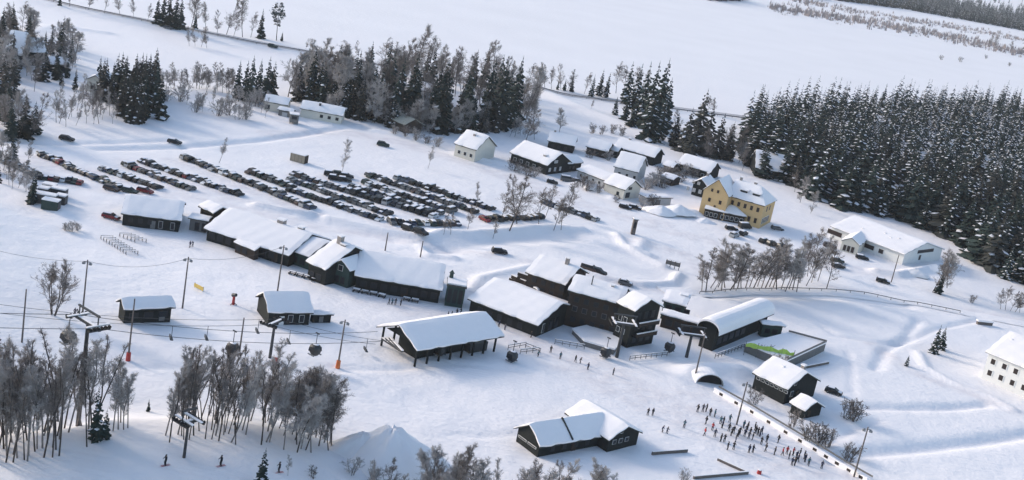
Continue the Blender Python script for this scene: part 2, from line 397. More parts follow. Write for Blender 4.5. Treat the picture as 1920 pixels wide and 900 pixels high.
# ------------------------------------------------------------------ buildings
def slab(mb, xs_fn, bs, zb, zt, na, mi=0, swap=False, closed=True, jit=0):
    """xs_fn(b)->(a0,a1); bs list across; zb(a,b), zt(a,b)"""
    nb = len(bs); T, B = [], []
    for b in bs:
        a0, a1 = xs_fn(b)
        for i in range(na + 1):
            a = a0 + (a1 - a0) * i / na
            aj, bj = a, b
            if jit:
                if b == bs[0] or b == bs[-1]: bj = b + jit * (math.sin(a * 1.3 + bs[0]) + .7 * math.sin(a * 3.1 + 1)) * (-1 if b == bs[0] else 1)
                if i in (0, na): aj = a + jit * math.sin(b * 1.7 + 2) * (-1 if i == 0 else 1)
            T.append((aj, bj, zt(a, b, i / na))); B.append((aj, bj, zb(a, b)))
    n = len(T); W = na + 1; fs = []
    for j in range(nb - 1):
        for i in range(na):
            k = j * W + i; fs.append((k, k + 1, k + W + 1, k + W)); fs.append((n + k, n + k + W, n + k + W + 1, n + k + 1))
    for i in range(na):
        k = i; fs.append((k + 1, k, n + k, n + k + 1)); k = (nb - 1) * W + i; fs.append((k, k + 1, n + k + 1, n + k))
    for j in range(nb - 1):
        k = j * W; fs.append((k, k + W, n + k + W, n + k)); k = j * W + na; fs.append((k + W, k, n + k, n + k + W))
    if abs(xs_fn(bs[0])[0] - xs_fn(bs[len(bs) // 2])[0]) > .5: fs.append(tuple(j * W for j in range(nb)))
    if abs(xs_fn(bs[0])[1] - xs_fn(bs[len(bs) // 2])[1]) > .5: fs.append(tuple(j * W + na for j in range(nb))[::-1])
    V = T + B
    if swap: V = [(v[1], v[0], v[2]) for v in V]; fs = [f[::-1] for f in fs]
    mb.add(V, fs, mi)
def pz(prof, b):
    bs = [p[0] for p in prof]; zs = [p[1] for p in prof]; return float(np.interp(b, bs, zs))
class Bld: pass
def building(name, label, cat, E0, E1, Rp=None, he=3.0, th=24.0, kind='gable', oh=.6, oa=.5, wall='dark_wood', snow=.5, Rat=1, D=None, hip=(0, 0), z0=None,
             roofm='roof_board', snowm='snow', group=None, base=.0, walls=True, vr=.5, rise=None, swap=False, W=None, win=(), chim=(), doors=(), posts=False, lift=0.0, back_he=None, Lcut=None):
    """E0,E1: photograph pixels of the ends of the visible eave (height he over the ground); Rp: pixel of the ridge end over E1 (Rat=1) or E0 (Rat=0)"""
    g = Gp(*E0); zg = z0 if z0 is not None else g.z
    a = G0(*E0, zg + he); b = G0(*E1, zg + he)
    ex = (b - a); L = float(np.hypot(*ex)); ex = ex / L
    if Lcut and L > Lcut: L = Lcut; b = a + ex * L
    ey = np.array([-ex[1], ex[0]]); tan = math.tan(R_(th))
    if D is None:
        o = b if Rat else a; best = None
        for d in np.arange(-30, 30, .1):
            q = o + ey * d; pr = proj(q[0], q[1], zg + he + abs(d) * tan); e = (pr[0] - Rp[0]) ** 2 + (pr[1] - Rp[1]) ** 2
            if best is None or e < best[0]: best = (e, d)
        d = best[1]
    else: d = D * vr
    sgn = 1
    if d < 0: sgn = -1; d = -d
    # local frame: x along eave, y to the ridge
    B = Bld(); X, Y = ex, ey * sgn
    Lw = max(1.5, L - 2 * oa)
    if kind in ('gable', 'half'): Dt = d / vr
    else: Dt = d
    Dw = max(1.5, Dt - 2 * oh)
    if kind == 'gable':
        rz_ = (d * tan) if rise is None else rise
        prof = [(-oh, 0), (-oh + Dt * vr, rz_), (-oh + Dt, 0 if back_he is None else back_he - he)]
    elif kind == 'mono':
        prof = [(-oh, 0), (-oh + Dt, d * tan if rise is None else rise)]
    elif kind == 'flat':
        prof = [(-oh, 0), (-oh + Dt, .05)]
    elif kind == 'barrel':
        rz_ = rise or 2.0; prof = []
        for i in range(11):
            an = math.pi * (i / 10); prof.append((-oh + Dt * (.5 - .5 * math.cos(an)), rz_ * math.sin(an) ** .8 if 0 < i < 10 else 0))
    org = a + X * oa + Y * oh
    mirror = (X[0] * Y[1] - X[1] * Y[0]) < 0
    rzang = math.atan2(X[1], X[0])
    if mirror:      # keep a right-handed frame: reverse x
        org = b - X * oa + Y * oh; X = -X; rzang = math.atan2(X[1], X[0])
    r = empty(name, (org[0], org[1], zg), rzang)
    B.root, B.L, B.D, B.he, B.prof, B.mirror, B.zg = r, Lw, Dw, he, prof, mirror, zg
    rmax = max(p[1] for p in prof)
    def xs_fn(b):
        k = pz(prof, b) / rmax if rmax > 0 else 0
        return (-oa + hip[0] * k, Lw + oa - hip[1] * k)
    # walls
    if walls:
        mb = MB(); inn = [(0, pz(prof, 0))] + [p for p in prof if .01 < p[0] < Dw - .01] + [(Dw, pz(prof, Dw))]
        base0 = -1.6
        def endpoly(x, hp):
            k = len(inn)
            return [(x, 0, base0), (x, Dw, base0)] + [(x + hp * (z / rmax if rmax else 0), y, he + z - .02) for y, z in inn[::-1]]
        h0 = hip[0]; h1 = hip[1]
        e0, e1 = endpoly(0.0, 0), endpoly(Lw, 0)
        if h0: e0 = [(0, 0, base0), (0, Dw, base0), (0, Dw, he), (0, 0, he)]
        if h1: e1 = [(Lw, 0, base0), (Lw, Dw, base0), (Lw, Dw, he), (Lw, 0, he)]
        n = len(e0); mb.add(e0, [tuple(range(n))[::-1]]); n = len(e1); mb.add(e1, [tuple(range(n))])
        zf, zk = he + inn[0][1], he + inn[-1][1]
        mb.add([(0, 0, base0), (Lw, 0, base0), (Lw, 0, zf), (0, 0, zf)], [(0, 1, 2, 3)])
        mb.add([(0, Dw, base0), (Lw, Dw, base0), (Lw, Dw, zk), (0, Dw, zk)], [(3, 2, 1, 0)])
        mb.obj('wall', wall, r)
    if posts:
        npst = max(2, int(Lw / posts))
        for i in range(npst + 1):
            for yy in (0.1, Dw - .1):
                mb = MB(); x = Lw * i / npst; mb.box(x - .18, yy - .18, -1, x + .18, yy + .18, he + pz(prof, yy)); mb.obj('post', wall, r)
    # roof boards + snow
    bs = sorted(set([round(p[0], 3) for p in prof]))
    mb = MB(); slab(mb, xs_fn, bs, lambda a, b: he + pz(prof, b), lambda a, b, u: he + pz(prof, b) + .22, 1)
    rf = mb.obj('roof', roofm, r)
    if snow:
        fb = []
        for p, q in zip(bs[:-1], bs[1:]):
            k = max(2, int((q - p) / .9)); fb += [p + (q - p) * i / k for i in range(k)]
        fb.append(bs[-1]); b0, b1 = fb[0], fb[-1]
        na = max(3, int((Lw + 2 * oa) / 1.2)); sd = rnd.random() * 50
        def zt(a, b, u):
            x0, x1 = xs_fn(b); de = min(b - b0, b1 - b, u * (x1 - x0) + .0, (1 - u) * (x1 - x0))
            ed = .62 + .38 * (1 - math.exp(-max(de, 0) / .5))
            nz = math.sin(a * .31 + sd) * math.sin(b * .37 + sd * 2) * .06 + math.sin(a * 1.1 + b * .7 + sd) * math.sin(b * 1.3 - a * .4) * .035
            rg = -.12 * math.exp(-min(abs(b - p[0]) for p in prof) / .5) if kind == 'gable' and b0 + .6 < b < b1 - .6 else 0
            return he + pz(prof, b) + .23 + snow * ed + nz + rg
        mb = MB(); slab(mb, xs_fn, fb, lambda a, b: he + pz(prof, b) + .223, zt, na, jit=0 if kind == 'barrel' else .11)
        mb.obj('roof_snow', snowm, rf, smooth=False)
    tag(r, label, cat, group)
    for wi in win: window(B, *wi)
    for c in chim: chimney(B, rf, *c)
    for dr in doors: door(B, *dr)
    B.roof = rf
    return B
def face_pt(B, face, u, z, out):
    if face == 'front': x, y = (B.L - u if B.mirror else u), -out; return (x, y, z), (1, 0)
    if face == 'right': x = (0 - out) if B.mirror else (B.L + out); return (x, u, z), (0, 1)
    if face == 'left': x = (B.L + out) if B.mirror else (0 - out); return (x, u, z), (0, 1)
    return (u, B.D + out, z), (1, 0)
def plate(mb, c, ax, w_, h_, t, mi=0):
    x, y, z = c
    if ax == (1, 0): mb.box(x - w_ / 2, y - t / 2, z - h_ / 2, x + w_ / 2, y + t / 2, z + h_ / 2, mi)
    else: mb.box(x - t / 2, y - w_ / 2, z - h_ / 2, x + t / 2, y + w_ / 2, z + h_ / 2, mi)
def window(B, face, u, z, w_=1.0, h_=1.2, n=1, du=2.0, frame='frame_white', glass='glass', fw=.09):
    for i in range(n):
        c, ax = face_pt(B, face, u + i * du, z, .04); mb = MB(); plate(mb, c, ax, w_ + 2 * fw, h_ + 2 * fw, .12)
        o = mb.obj('window', frame, B.root)
        c, ax = face_pt(B, face, u + i * du, z, .07); mb = MB(); plate(mb, c, ax, w_, h_, .12); mb.obj('pane', glass, o)
def door(B, face, u, w_=1.1, h_=2.1, m='brown_wood'):
    c, ax = face_pt(B, face, u, h_ / 2, .05); mb = MB(); plate(mb, c, ax, w_, h_, .14); o = mb.obj('door', m, B.root)
def chimney(B, rf, fx, fy, w_=.8, h_=1.6, m='stone', cap=True):
    x = B.L * (1 - fx if B.mirror else fx); y = B.D * fy; z = B.he + pz(B.prof, y)
    mb = MB(); mb.box(x - w_ / 2, y - w_ / 2, z - .3, x + w_ / 2, y + w_ / 2, z + h_); o = mb.obj('chimney', m, rf)
    if cap:
        mb = MB(); mb.box(x - w_ * .6, y - w_ * .6, z + h_ + .005, x + w_ * .6, y + w_ * .6, z + h_ + .3); mb.obj('snow_cap', 'snow', o)

VG = 'village houses with snowy roofs'
LG = 'dark timber lodges of the ski base'
# --- ski base lodges
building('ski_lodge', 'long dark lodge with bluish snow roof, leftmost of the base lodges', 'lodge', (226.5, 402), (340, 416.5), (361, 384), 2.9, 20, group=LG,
         win=[('front', 2.0, 1.6, .9, 1.1, 3, 2.4, 'frame_dark'), ('front', 9.5, 1.3, .9, 1.8, 2, 3.0, 'grey_wall'), ('right', 3, 1.6, 1, 1.1, 2, 2.5, 'frame_dark')], doors=[('front', 7.6, 1.2, 2.1, 'grey_wood')])
building('link_building', 'low flat-roofed grey link between the leftmost lodge and the large white-roofed lodge', 'annex', (352, 410), (390, 417), None, 3.0, 5, 'flat', D=9, wall='grey_wood', snow=.4,
         win=[('front', 2.0, 1.2, 1.0, 2.0, 3, 1.8, 'frame_dark')])
building('lodge_annex', 'small annex with steep white roof poking out behind the flat link', 'annex', (371, 388), (400, 402), (412, 380), 4.4, 24, wall='brown_wood', win=[('front', 1.5, 3.4, 1.6, .7, 2, 2.2, 'frame_dark')])
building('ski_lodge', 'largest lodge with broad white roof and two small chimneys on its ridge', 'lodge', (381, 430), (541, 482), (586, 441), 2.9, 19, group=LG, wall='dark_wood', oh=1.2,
         win=[('front', 1.5, 1.5, 1.6, 1.5, 8, 2.6, 'frame_dark')], chim=[(.62, .54, 1.8, 1.6), (.86, .54, 1.4, 1.2)], doors=[('front', 20.6, 1.6, 2.2, 'brown_wood')])
building('lodge_bay', 'projecting bay of the largest lodge with its own lower snowy eave', 'bay', (438, 456), (477, 472), None, 2.4, 19, 'mono', D=4.2, group=LG, wall='brown_wood', oh=.5, oa=.3, snow=.5, win=[('front', 1.0, 1.4, 1.3, 1.3, 2, 2.2, 'frame_dark')])
building('lodge_section', 'lower lodge section with green fascia between the largest lodge and the entrance wing', 'lodge', (543, 471), (579, 484), (614, 457), 3.3, 18, group=LG, wall='green_wood', oh=.8, oa=.3, win=[('front', 1.0, 1.5, 1.4, 1.4, 2, 2.4, 'frame_dark')])
building('entrance_wing', 'wing with broad snowy gable roof joining the big lodge and the right-hand lodge', 'lodge', (572, 492), (610, 508.5), (669, 468), 4.2, 24, group=LG, oh=1.0,
         win=[('front', 1.4, 1.6, 1.3, 1.4, 2, 2.2, 'frame_dark')], chim=[(.35, .44, 1.3, 2.4), (.62, .44, 1.5, .8)])
bb = building('gabled_porch', 'dark green gabled porch with a small white-edged canopy in the middle of the lodge front', 'porch', (657, 511), (712, 492), (695, 472), 4.4, 33, group=LG, wall='green_wood', oh=.5, oa=.3, snow=.4,
         win=[('left', 2.6, 4.6, 1.2, 1.3, 1, 2, 'frame_white'), ('left', 1.6, 1.6, 1.0, 1.6, 3, 1.6, 'frame_dark')])
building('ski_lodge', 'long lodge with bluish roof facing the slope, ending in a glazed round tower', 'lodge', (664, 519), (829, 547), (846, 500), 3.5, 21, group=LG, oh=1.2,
         win=[('front', 2.0, 1.7, 1.4, 1.4, 8, 2.5, 'frame_dark'), ('right', 3, 2, 1.4, 1.8, 2, 2.8, 'frame_dark')], doors=[('front', 12.2, 1.6, 2.2, 'brown_wood')])
# glazed bay at its end
_p, _q = G0(664, 519, 3.5), G0(829, 547, 3.5); _an = math.atan2(_q[1] - _p[1], _q[0] - _p[0])
g = Gp(850, 569); r = empty('glazed_bay', g, _an)
mb = MB(); mb.box(-2.2, -2.6, -1, 2.2, 3.2, 5.2); mb.obj('wall', 'green_wood', r)
for k in range(3):
    mb = MB(); mb.box(-1.9 + k * 1.35, -2.66, 1.0, -.9 + k * 1.35, -2.605, 4.6); mb.obj('window', 'glass', r)
for k in range(3):
    mb = MB(); mb.box(2.205, -2.2 + k * 1.75, 1.0, 2.26, -.8 + k * 1.75, 4.6); mb.obj('window', 'glass', r)
mb = MB(); mb.box(-2.5, -2.9, 5.21, 2.5, 3.5, 5.45); rf = mb.obj('roof', 'roof_board', r)
mb = MB(); mb.box(-2.4, -2.0, 5.46, 2.4, 3.4, 5.8); mb.obj('roof_snow', 'snow', rf)
mb = MB(); mb.tube((-1.6, 2.4, 5.5), (-1.6, 2.4, 7.0), .55, .45, 8); mb.tube((-1.6, 2.4, 7.0), (-1.6, 2.4, 7.8), .7, .08, 8); mb.obj('vent', 'green_wood', rf)
tag(r, 'dark glazed bay with conical vent at the right end of the lodge row', 'bay', LG)
# --- station hall and hotel complex
building('station_hall', 'large hall with broad plain white roof and dark gable facing the gondola plaza', 'hall', (876, 562), (1008, 613), (1060, 576), 3.0, 17, oh=1.0, group=LG,
         win=[('front', 3, 1.3, 1.2, 1.4, 5, 2.9, 'frame_dark'), ('right', 3.0, 1.6, .9, 2.2, 1, 2, 'frame_white'), ('right', 6.5, 1.6, 1.6, 2.6, 2, 3, 'frame_dark')])
zG = 0
hw = [('front', 2.0, 2.0, 1.1, 1.2, 5, 2.6, 'frame_dark'), ('front', 2.0, 4.6, 1.1, 1.2, 5, 2.6, 'frame_dark'), ('front', 2.0, 6.8, 1.1, 1.2, 5, 2.6, 'frame_dark')]
building('apartment_hotel', 'tall dark hotel block with white roof and chimney, snowy balconies at its left end', 'hotel', (984, 512), (1060, 537), (1104, 517), 8.0, 22, wall='brown_wood', oh=1.0, group=LG,
         win=hw, chim=[(.72, .45, .9, 2.2)], z0=0)
building('apartment_hotel', 'tall dark hotel block with a thin mast on its white roof', 'hotel', (1064, 546), (1165, 573), (1199, 552), 9.0, 22, wall='brown_wood', oh=1.0, group=LG, z0=0,
         win=[('front', 2, z, 1.1, 1.2, 6, 2.5, f) for z, f in ((2, 'frame_dark'), (4.8, 'grey_wood'), (7.2, 'frame_dark'))], chim=[(.35, .25, .25, 3.0, 'dark_steel'), (.75, .4, .8, .8)])
B = building('apartment_hotel', 'dark end block with gable full of glass and balconies facing the lift tower', 'hotel', (1155, 569), (1190, 586), None, 9.5, 24, D=11, wall='dark_wood', oh=.6, oa=.6, group=LG, z0=0,
         win=[('right', 2.2, z, 1.4, 1.7, 3, 2.6, 'frame_dark', 'glass') for z in (2, 5, 8)] + [('front', 1.2, z, .9, 1.2, 2, 1.6, 'frame_white') for z in (3.5, 6.5)])
# balconies: snow-topped beams in front of the left block
for k, z in enumerate((2.9, 5.7)):
    mb = MB(); mb.box((-1.6 if B.mirror else B.L + .05), 1.0, z, (-.05 if B.mirror else B.L + 1.6), B.D - 1.0, z + .2); bo = mb.obj('balcony', 'dark_wood', B.root)
    mb = MB(); mb.box((-1.62 if B.mirror else B.L + 1.5), 1.0, z + .21, (-1.5 if B.mirror else B.L + 1.62), B.D - 1.0, z + 1.1); mb.obj('railing', 'brown_wood', bo)
    mb = MB(); mb.box((-1.7 if B.mirror else B.L + 1.4), 1.0, z + 1.11, (-1.4 if B.mirror else B.L + 1.7), B.D - 1.0, z + 1.3); mb.obj('snow_cap', 'snow', bo)
for k, (p, q, z) in enumerate([((954, 527), (978, 537), 1.2), ((958, 522), (985, 534), 3.0), ((970, 517), (1012, 531), 4.6)]):
    a, b = Gp(*p), Gp(*q); a2 = G0(p[0], p[1], z); b2 = G0(q[0], q[1], z); r = empty('terrace_deck', (a2[0], a2[1], 0))
    d = Vector((b2[0] - a2[0], b2[1] - a2[1], 0)); nrm = Vector((-d.y, d.x, 0)).normalized() * 2.2
    mb = MB(); mb.prism([(0, 0), (d.x, d.y), (d.x + nrm.x, d.y + nrm.y), (nrm.x, nrm.y)], -.8, z - .15); mb.obj('deck', 'brown_wood', r)
    mb = MB(); mb.beam((0, 0, z + .55), (d.x, d.y, z + .55), .2, .9); mb.obj('railing', 'brown_wood', r)
    mb = MB(); mb.beam((0, 0, z + 1.12), (d.x, d.y, z + 1.12), .5, .22); mb.obj('snow_cap', 'snow', r)
    tag(r, ['lowest snow-topped balcony deck at the left end of the tall hotel', 'middle snow-topped balcony deck at the left end of the tall hotel', 'top snow-topped balcony deck under the eave of the tall hotel'][k], 'balcony', 'stepped balconies of the hotel')
building('entrance_canopy', 'small rounded snow-covered canopy between the station hall and the tall hotel', 'canopy', (1008, 552), (1050, 545), None, 3.6, 20, 'barrel', D=5, rise=1.0, wall='brown_wood', snow=.6)
building('side_pavilion', 'low dark pavilion with angular snowy roof right of the tall hotel', 'pavilion', (1241, 565), (1287, 577), (1308, 560), 4.6, 8, 'mono', wall='green_wood', oh=.4, snow=.5, win=[('front', 1.6, 3.4, 1.4, 1.2, 3, 2.4, 'frame_dark')], chim=[(.8, .8, 1.8, .7, 'dark_wood')])
building('terrace_building', 'low brown building with snow-edged flat roof between the tall hotel and the barrel hall', 'building', (1238, 590), (1322, 613), None, 3.4, 5, 'flat', D=9, wall='brown_wood', oh=.6, snow=.5, win=[('front', 2, 1.7, 1.7, 1.5, 5, 2.4, 'frame_dark')])
building('barrel_roof_station', 'lift station hall under a long rounded snow-covered barrel roof', 'lift station', (1347, 632), (1451, 590), None, 4.4, 20, 'barrel', D=12.5, rise=2.7, wall='dark_wood', oh=1.2, oa=.8, snow=.85, win=[('front', 3, 2.2, 2.4, 1.6, 5, 3.4, 'frame_dark')])
building('station_annex', 'small dark box annex with flat snow roof at the far end of the barrel hall', 'annex', (1430, 610), (1473, 614), None, 3.4, 5, 'flat', D=6, wall='green_wood', snow=.5, win=[('front', 1.5, 1.8, 1.4, 1.2, 2, 2.2, 'frame_dark')])
# terrace platform with green netting
pts = [G0(1476, 677, 2.2), G0(1549, 643, 2.2), G0(1478, 624, 2.2), G0(1398, 644, 2.2)]
c0 = pts[0]; r = empty('terrace', (c0[0], c0[1], 0)); lp = [tuple(p - c0) for p in pts]
mb = MB(); mb.prism(lp, -1, 2.0); mb.obj('wall', 'grey_wood', r)
mb = MB(); mb.prism([(x * 1.01, y * 1.01) for x, y in lp], 2.01, 2.35); mb.obj('snow_cap', 'snow', r)
d = Vector(lp[1]).to_3d(); mb = MB(); mb.beam((0, 0, 2.75), (d.x, d.y, 2.75), .15, .5); mb.obj('railing', 'grey_wood', r)
mb = MB(); e = Vector(lp[1]).to_3d(); f2 = Vector(lp[2]).to_3d(); mb.beam((e.x, e.y, 2.75), (f2.x, f2.y, 2.75), .12, .5); mb.obj('railing', 'grey_wood', r)
tag(r, 'raised grey timber terrace with snowy deck behind the black cabin', 'terrace')
a, b = G0(1398, 650, 2.3), G0(1488, 668, 2.3); r = empty('safety_net', (a[0], a[1], 0)); dl = b - a
mb = MB(); n = 12
for i in range(n):
    t0, t1 = i / n, (i + 1) / n; za = 2.35 + .15 * math.sin(i * 2.1); zb = 2.35 + .15 * math.sin((i + 1) * 2.1)
    p, q = Vector((dl[0] * t0, dl[1] * t0, 0)), Vector((dl[0] * t1, dl[1] * t1, 0)); nn = Vector((dl[1], -dl[0], 0)).normalized() * .06
    V = [p + Vector((0, 0, za)), q + Vector((0, 0, zb)), q + Vector((0, 0, zb + 1.05 + .3 * math.sin(i * 1.7))), p + Vector((0, 0, za + 1.05 + .3 * math.sin((i - 1) * 1.7)))]
    mb.add([v - nn for v in V] + [v + nn for v in V], [(3, 2, 1, 0), (4, 5, 6, 7), (0, 1, 5, 4), (2, 3, 7, 6), (1, 2, 6, 5), (3, 0, 4, 7)])
mb.obj('net', 'net_green', r); mb = MB()
for i in range(5):
    mb = MB(); t0 = i / 4; mb.box(dl[0] * t0 - .06, dl[1] * t0 - .06, 0, dl[0] * t0 + .06, dl[1] * t0 + .06, 3.9); mb.obj('post', 'grey_wood', r)
tag(r, 'bright green safety net strung across the raised terrace', 'net')
# --- cabins
building('log_cabin', 'black timber cabin with bright white roof above the barrier and the crowd', 'cabin', (1410, 701), (1475.5, 733), (1519.5, 708), 2.9, 24, wall='dark_wood', oh=.7, win=[('right', 3.2, 4.0, .8, 1.0, 1, 1, 'frame_white'), ('right', 2.6, 1.4, 1.0, 1.2, 1, 2, 'frame_white'), ('front', 1.0, 2.3, .8, .5, 7, 1.3, 'frame_white')],
         chim=[(.45, .35, .5, .6), (.8, .62, .9, 1.6)], doors=[('right', 5.0, 1.0, 2.0, 'brown_wood')])
building('small_shed', 'small black shed with white roof just below the black cabin', 'shed', (1479, 757), (1508.5, 773), (1533, 758), 1.9, 26, wall='dark_wood', oh=.5, doors=[('right', 2.0, 1.0, 1.7, 'brown_wood')])
building('lift_hut', 'dark lift hut with bluish snow roof behind the left birch grove', 'hut', (233, 584), (329.5, 578.5), (323.5, 557.5), 3.0, 30, wall='dark_wood', oh=1.0, win=[('front', 2, 1.5, 1.8, 1.2, 3, 3.2, 'frame_dark')], doors=[('front', 8.2, 1.2, 2.1, 'grey_wood')])
building('slope_cabin', 'dark cabin with snowy roof and low side shed in the middle of the slope', 'cabin', (503, 589), (588, 589), (579, 551), 2.9, 30, wall='dark_wood', oh=.8, win=[('front', 5.0, 1.5, 1.0, 1.6, 2, 2.6, 'frame_white')], doors=[('front', 3.0, 1.1, 2.1, 'white_wall')])
building('side_shed', 'low dark shed with flat snow cap attached right of the slope cabin', 'shed', (584, 592), (626, 592), None, 1.9, 5, 'flat', D=4.0, wall='dark_wood', oh=.3, snow=.5, doors=[('front', 2.0, 1.0, 1.6, 'grey_wood')])
# gondola station on posts
B = building('gondola_station', 'open gondola station on dark posts under a wide bluish snow roof', 'lift station', (782, 660.5), (945.5, 632.5), (908.5, 589), 3.9, 24, walls=False, oh=1.2, oa=1.2, wall='dark_wood', posts=3.0)
mb = MB(); mb.box(B.L * .12, B.D * .25, -1, B.L * .72, B.D * .8, 3.0); mb.obj('machine_room', 'dark_wood', B.root)
mb = MB(); mb.box(B.L * .72 + .01, B.D * .1, -.2, B.L * .95, B.D * .3, 2.2); mb.obj('ticket_booth', 'dark_steel', B.root)
mb = MB(); z1 = B.he + pz(B.prof, B.D / 2) - .35
for xx in ((.15,) if not B.mirror else (B.L - .15,)):
    mb.add([(xx, .6, B.he + pz(B.prof, .6) - .3), (xx, B.D - .6, B.he + pz(B.prof, B.D - .6) - .3), (xx, B.D / 2, z1), (xx + .2, .6, B.he + pz(B.prof, .6) - .3), (xx + .2, B.D - .6, B.he + pz(B.prof, B.D - .6) - .3), (xx + .2, B.D / 2, z1)],
           [(0, 1, 2), (5, 4, 3), (0, 3, 4, 1), (1, 4, 5, 2), (2, 5, 3, 0)])
mb.obj('gable_panel', 'dark_wood', B.root)
for k in range(3):
    mb = MB(); xx = B.L + .4 if B.mirror else -.4; zz = 3.0 - k * .55
    mb.beam((xx - 2.2 + k * .9 if not B.mirror else xx + 2.2 - k * .9, B.D * (.15 + .12 * k), zz), (xx, B.D * (.75 + .1 * k), zz), .6, .35); o = mb.obj('bullwheel_beam', 'dark_steel', B.root)
    mb = MB(); mb.beam((xx - 2.2 + k * .9 if not B.mirror else xx + 2.2 - k * .9, B.D * (.15 + .12 * k), zz + .28), (xx, B.D * (.75 + .1 * k), zz + .28), .5, .18); mb.obj('snow_cap', 'snow', o)
# bottom lodge
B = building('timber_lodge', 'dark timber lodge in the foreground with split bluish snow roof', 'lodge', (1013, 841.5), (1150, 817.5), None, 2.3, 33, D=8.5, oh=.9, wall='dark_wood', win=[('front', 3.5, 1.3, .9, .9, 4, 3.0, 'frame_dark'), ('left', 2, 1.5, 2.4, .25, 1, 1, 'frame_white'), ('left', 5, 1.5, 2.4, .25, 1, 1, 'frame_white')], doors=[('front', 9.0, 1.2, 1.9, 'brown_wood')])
_x = B.L * (.58 if B.mirror else .42); mb = MB(); _y0, _y1 = -.85, B.D / 2
mb.beam((_x, _y0, B.he + pz(B.prof, _y0) + .62), (_x, _y1, B.he + pz(B.prof, _y1) + .66), .28, .5); mb.obj('roof_rib', 'roof_board', B.roof)
building('timber_lodge_wing', 'gabled wing crossing the foreground timber lodge, gable with one pale window', 'lodge', (1142, 828), (1058, 776), (1178, 801.5), 2.6, 24, Rat=0, oh=.6, wall='dark_wood',
         win=[('right', 3.2, 3.9, .5, .6, 1, 1, 'frame_white'), ('right', 1.6, 1.9, .9, .8, 3, 1.8, 'grey_wall'), ('left', 3.2, 3.9, .5, .6, 1, 1, 'frame_white'), ('left', 1.6, 1.9, .9, .8, 3, 1.8, 'grey_wall')])
# --- yellow hotel
YG = 'wings of the yellow hotel'
B = building('yellow_hotel', 'yellow hotel main wing with hipped snow roof, dormers and two rows of windows', 'hotel', (1362, 367), (1434, 388), (1452, 357), 8.0, 33, wall='yellow_wall', oh=.5, oa=.4, hip=(0, 5), group=YG, snow=.35,
             win=[('front', 2.2, 6.2, 1.0, 1.6, 5, 2.4, 'yellow_wall', 'glass_brown'), ('front', 2.2, 2.2, 1.0, 1.8, 5, 2.4, 'yellow_wall', 'glass_brown'), ('right', 4.6, 6.3, 1.3, 1.8, 2, 3.6, 'yellow_wall', 'glass_brown'), ('right', 2.0, 2.2, 1.1, 2.0, 5, 1.8, 'white_wall', 'glass')],
             chim=[(.1, .5, .8, 1.4), (.5, .52, 1.0, 1.2)])
for fx, sx in ((.34, 1), (.68, 1)):
    x = B.L * (1 - fx if B.mirror else fx); y = B.D * .22; z = B.he + pz(B.prof, y)
    mb = MB(); mb.box(x - 1.3, y - .9, z - 1.2, x + 1.3, y + 2.0, z + .7); o = mb.obj('dormer', 'brown_wood', B.root)
    mb = MB(); mb.box(x - 1.7, y - 1.3, z + .71, x + 1.7, y + 2.6, z + 1.15); mb.obj('roof_snow', 'snow', o)
    mb = MB(); mb.box(x - .9, y - .98, z - .5, x + .9, y - .905, z + .5); mb.obj('window', 'glass', o)
building('yellow_hotel', 'tall yellow gable wing of the hotel with steep snow roof and six dark windows', 'hotel', (1367, 371), (1408, 349), (1353, 335), 8.6, 46, Rat=0, Lcut=13, wall='yellow_wall', oh=.4, oa=.35, group=YG, snow=.3,
         win=[('left', 2.4, 2.6, .95, 1.4, 2, 4.0, 'yellow_wall', 'glass_brown'), ('left', 2.4, 6.0, .95, 1.4, 2, 4.0, 'yellow_wall', 'glass_brown'), ('left', 4.0, 9.6, .8, 1.1, 2, 2.2, 'yellow_wall', 'glass_brown'), ('left', 4.0, 4.2, .8, .7, 1, 2.2, 'yellow_wall', 'glass_brown')])
building('hotel_porch', 'low glazed porch with tent-like snow roof in front of the yellow hotel', 'porch', (1348, 398), (1399, 408), None, 3.0, 30, 'gable', D=7.5, rise=2.2, wall='brown_wood', oh=.4, oa=.4, hip=(4, 4), group=YG, snow=.4, win=[('front', 1.2, 1.5, 1.1, 1.3, 5, 1.7, 'white_wall', 'glass'), ('right', 1.4, 1.5, 1.1, 1.3, 3, 1.8, 'white_wall', 'glass')])
building('hotel_veranda', 'narrow glazed veranda with sloping snow roof left of the hotel porch', 'veranda', (1321, 392), (1350, 398.5), None, 3.0, 22, 'mono', D=4.0, wall='brown_wood', oh=.3, oa=.2, group=YG, snow=.4, win=[('front', .9, 1.5, 1.0, 1.3, 3, 1.6, 'white_wall', 'glass')])
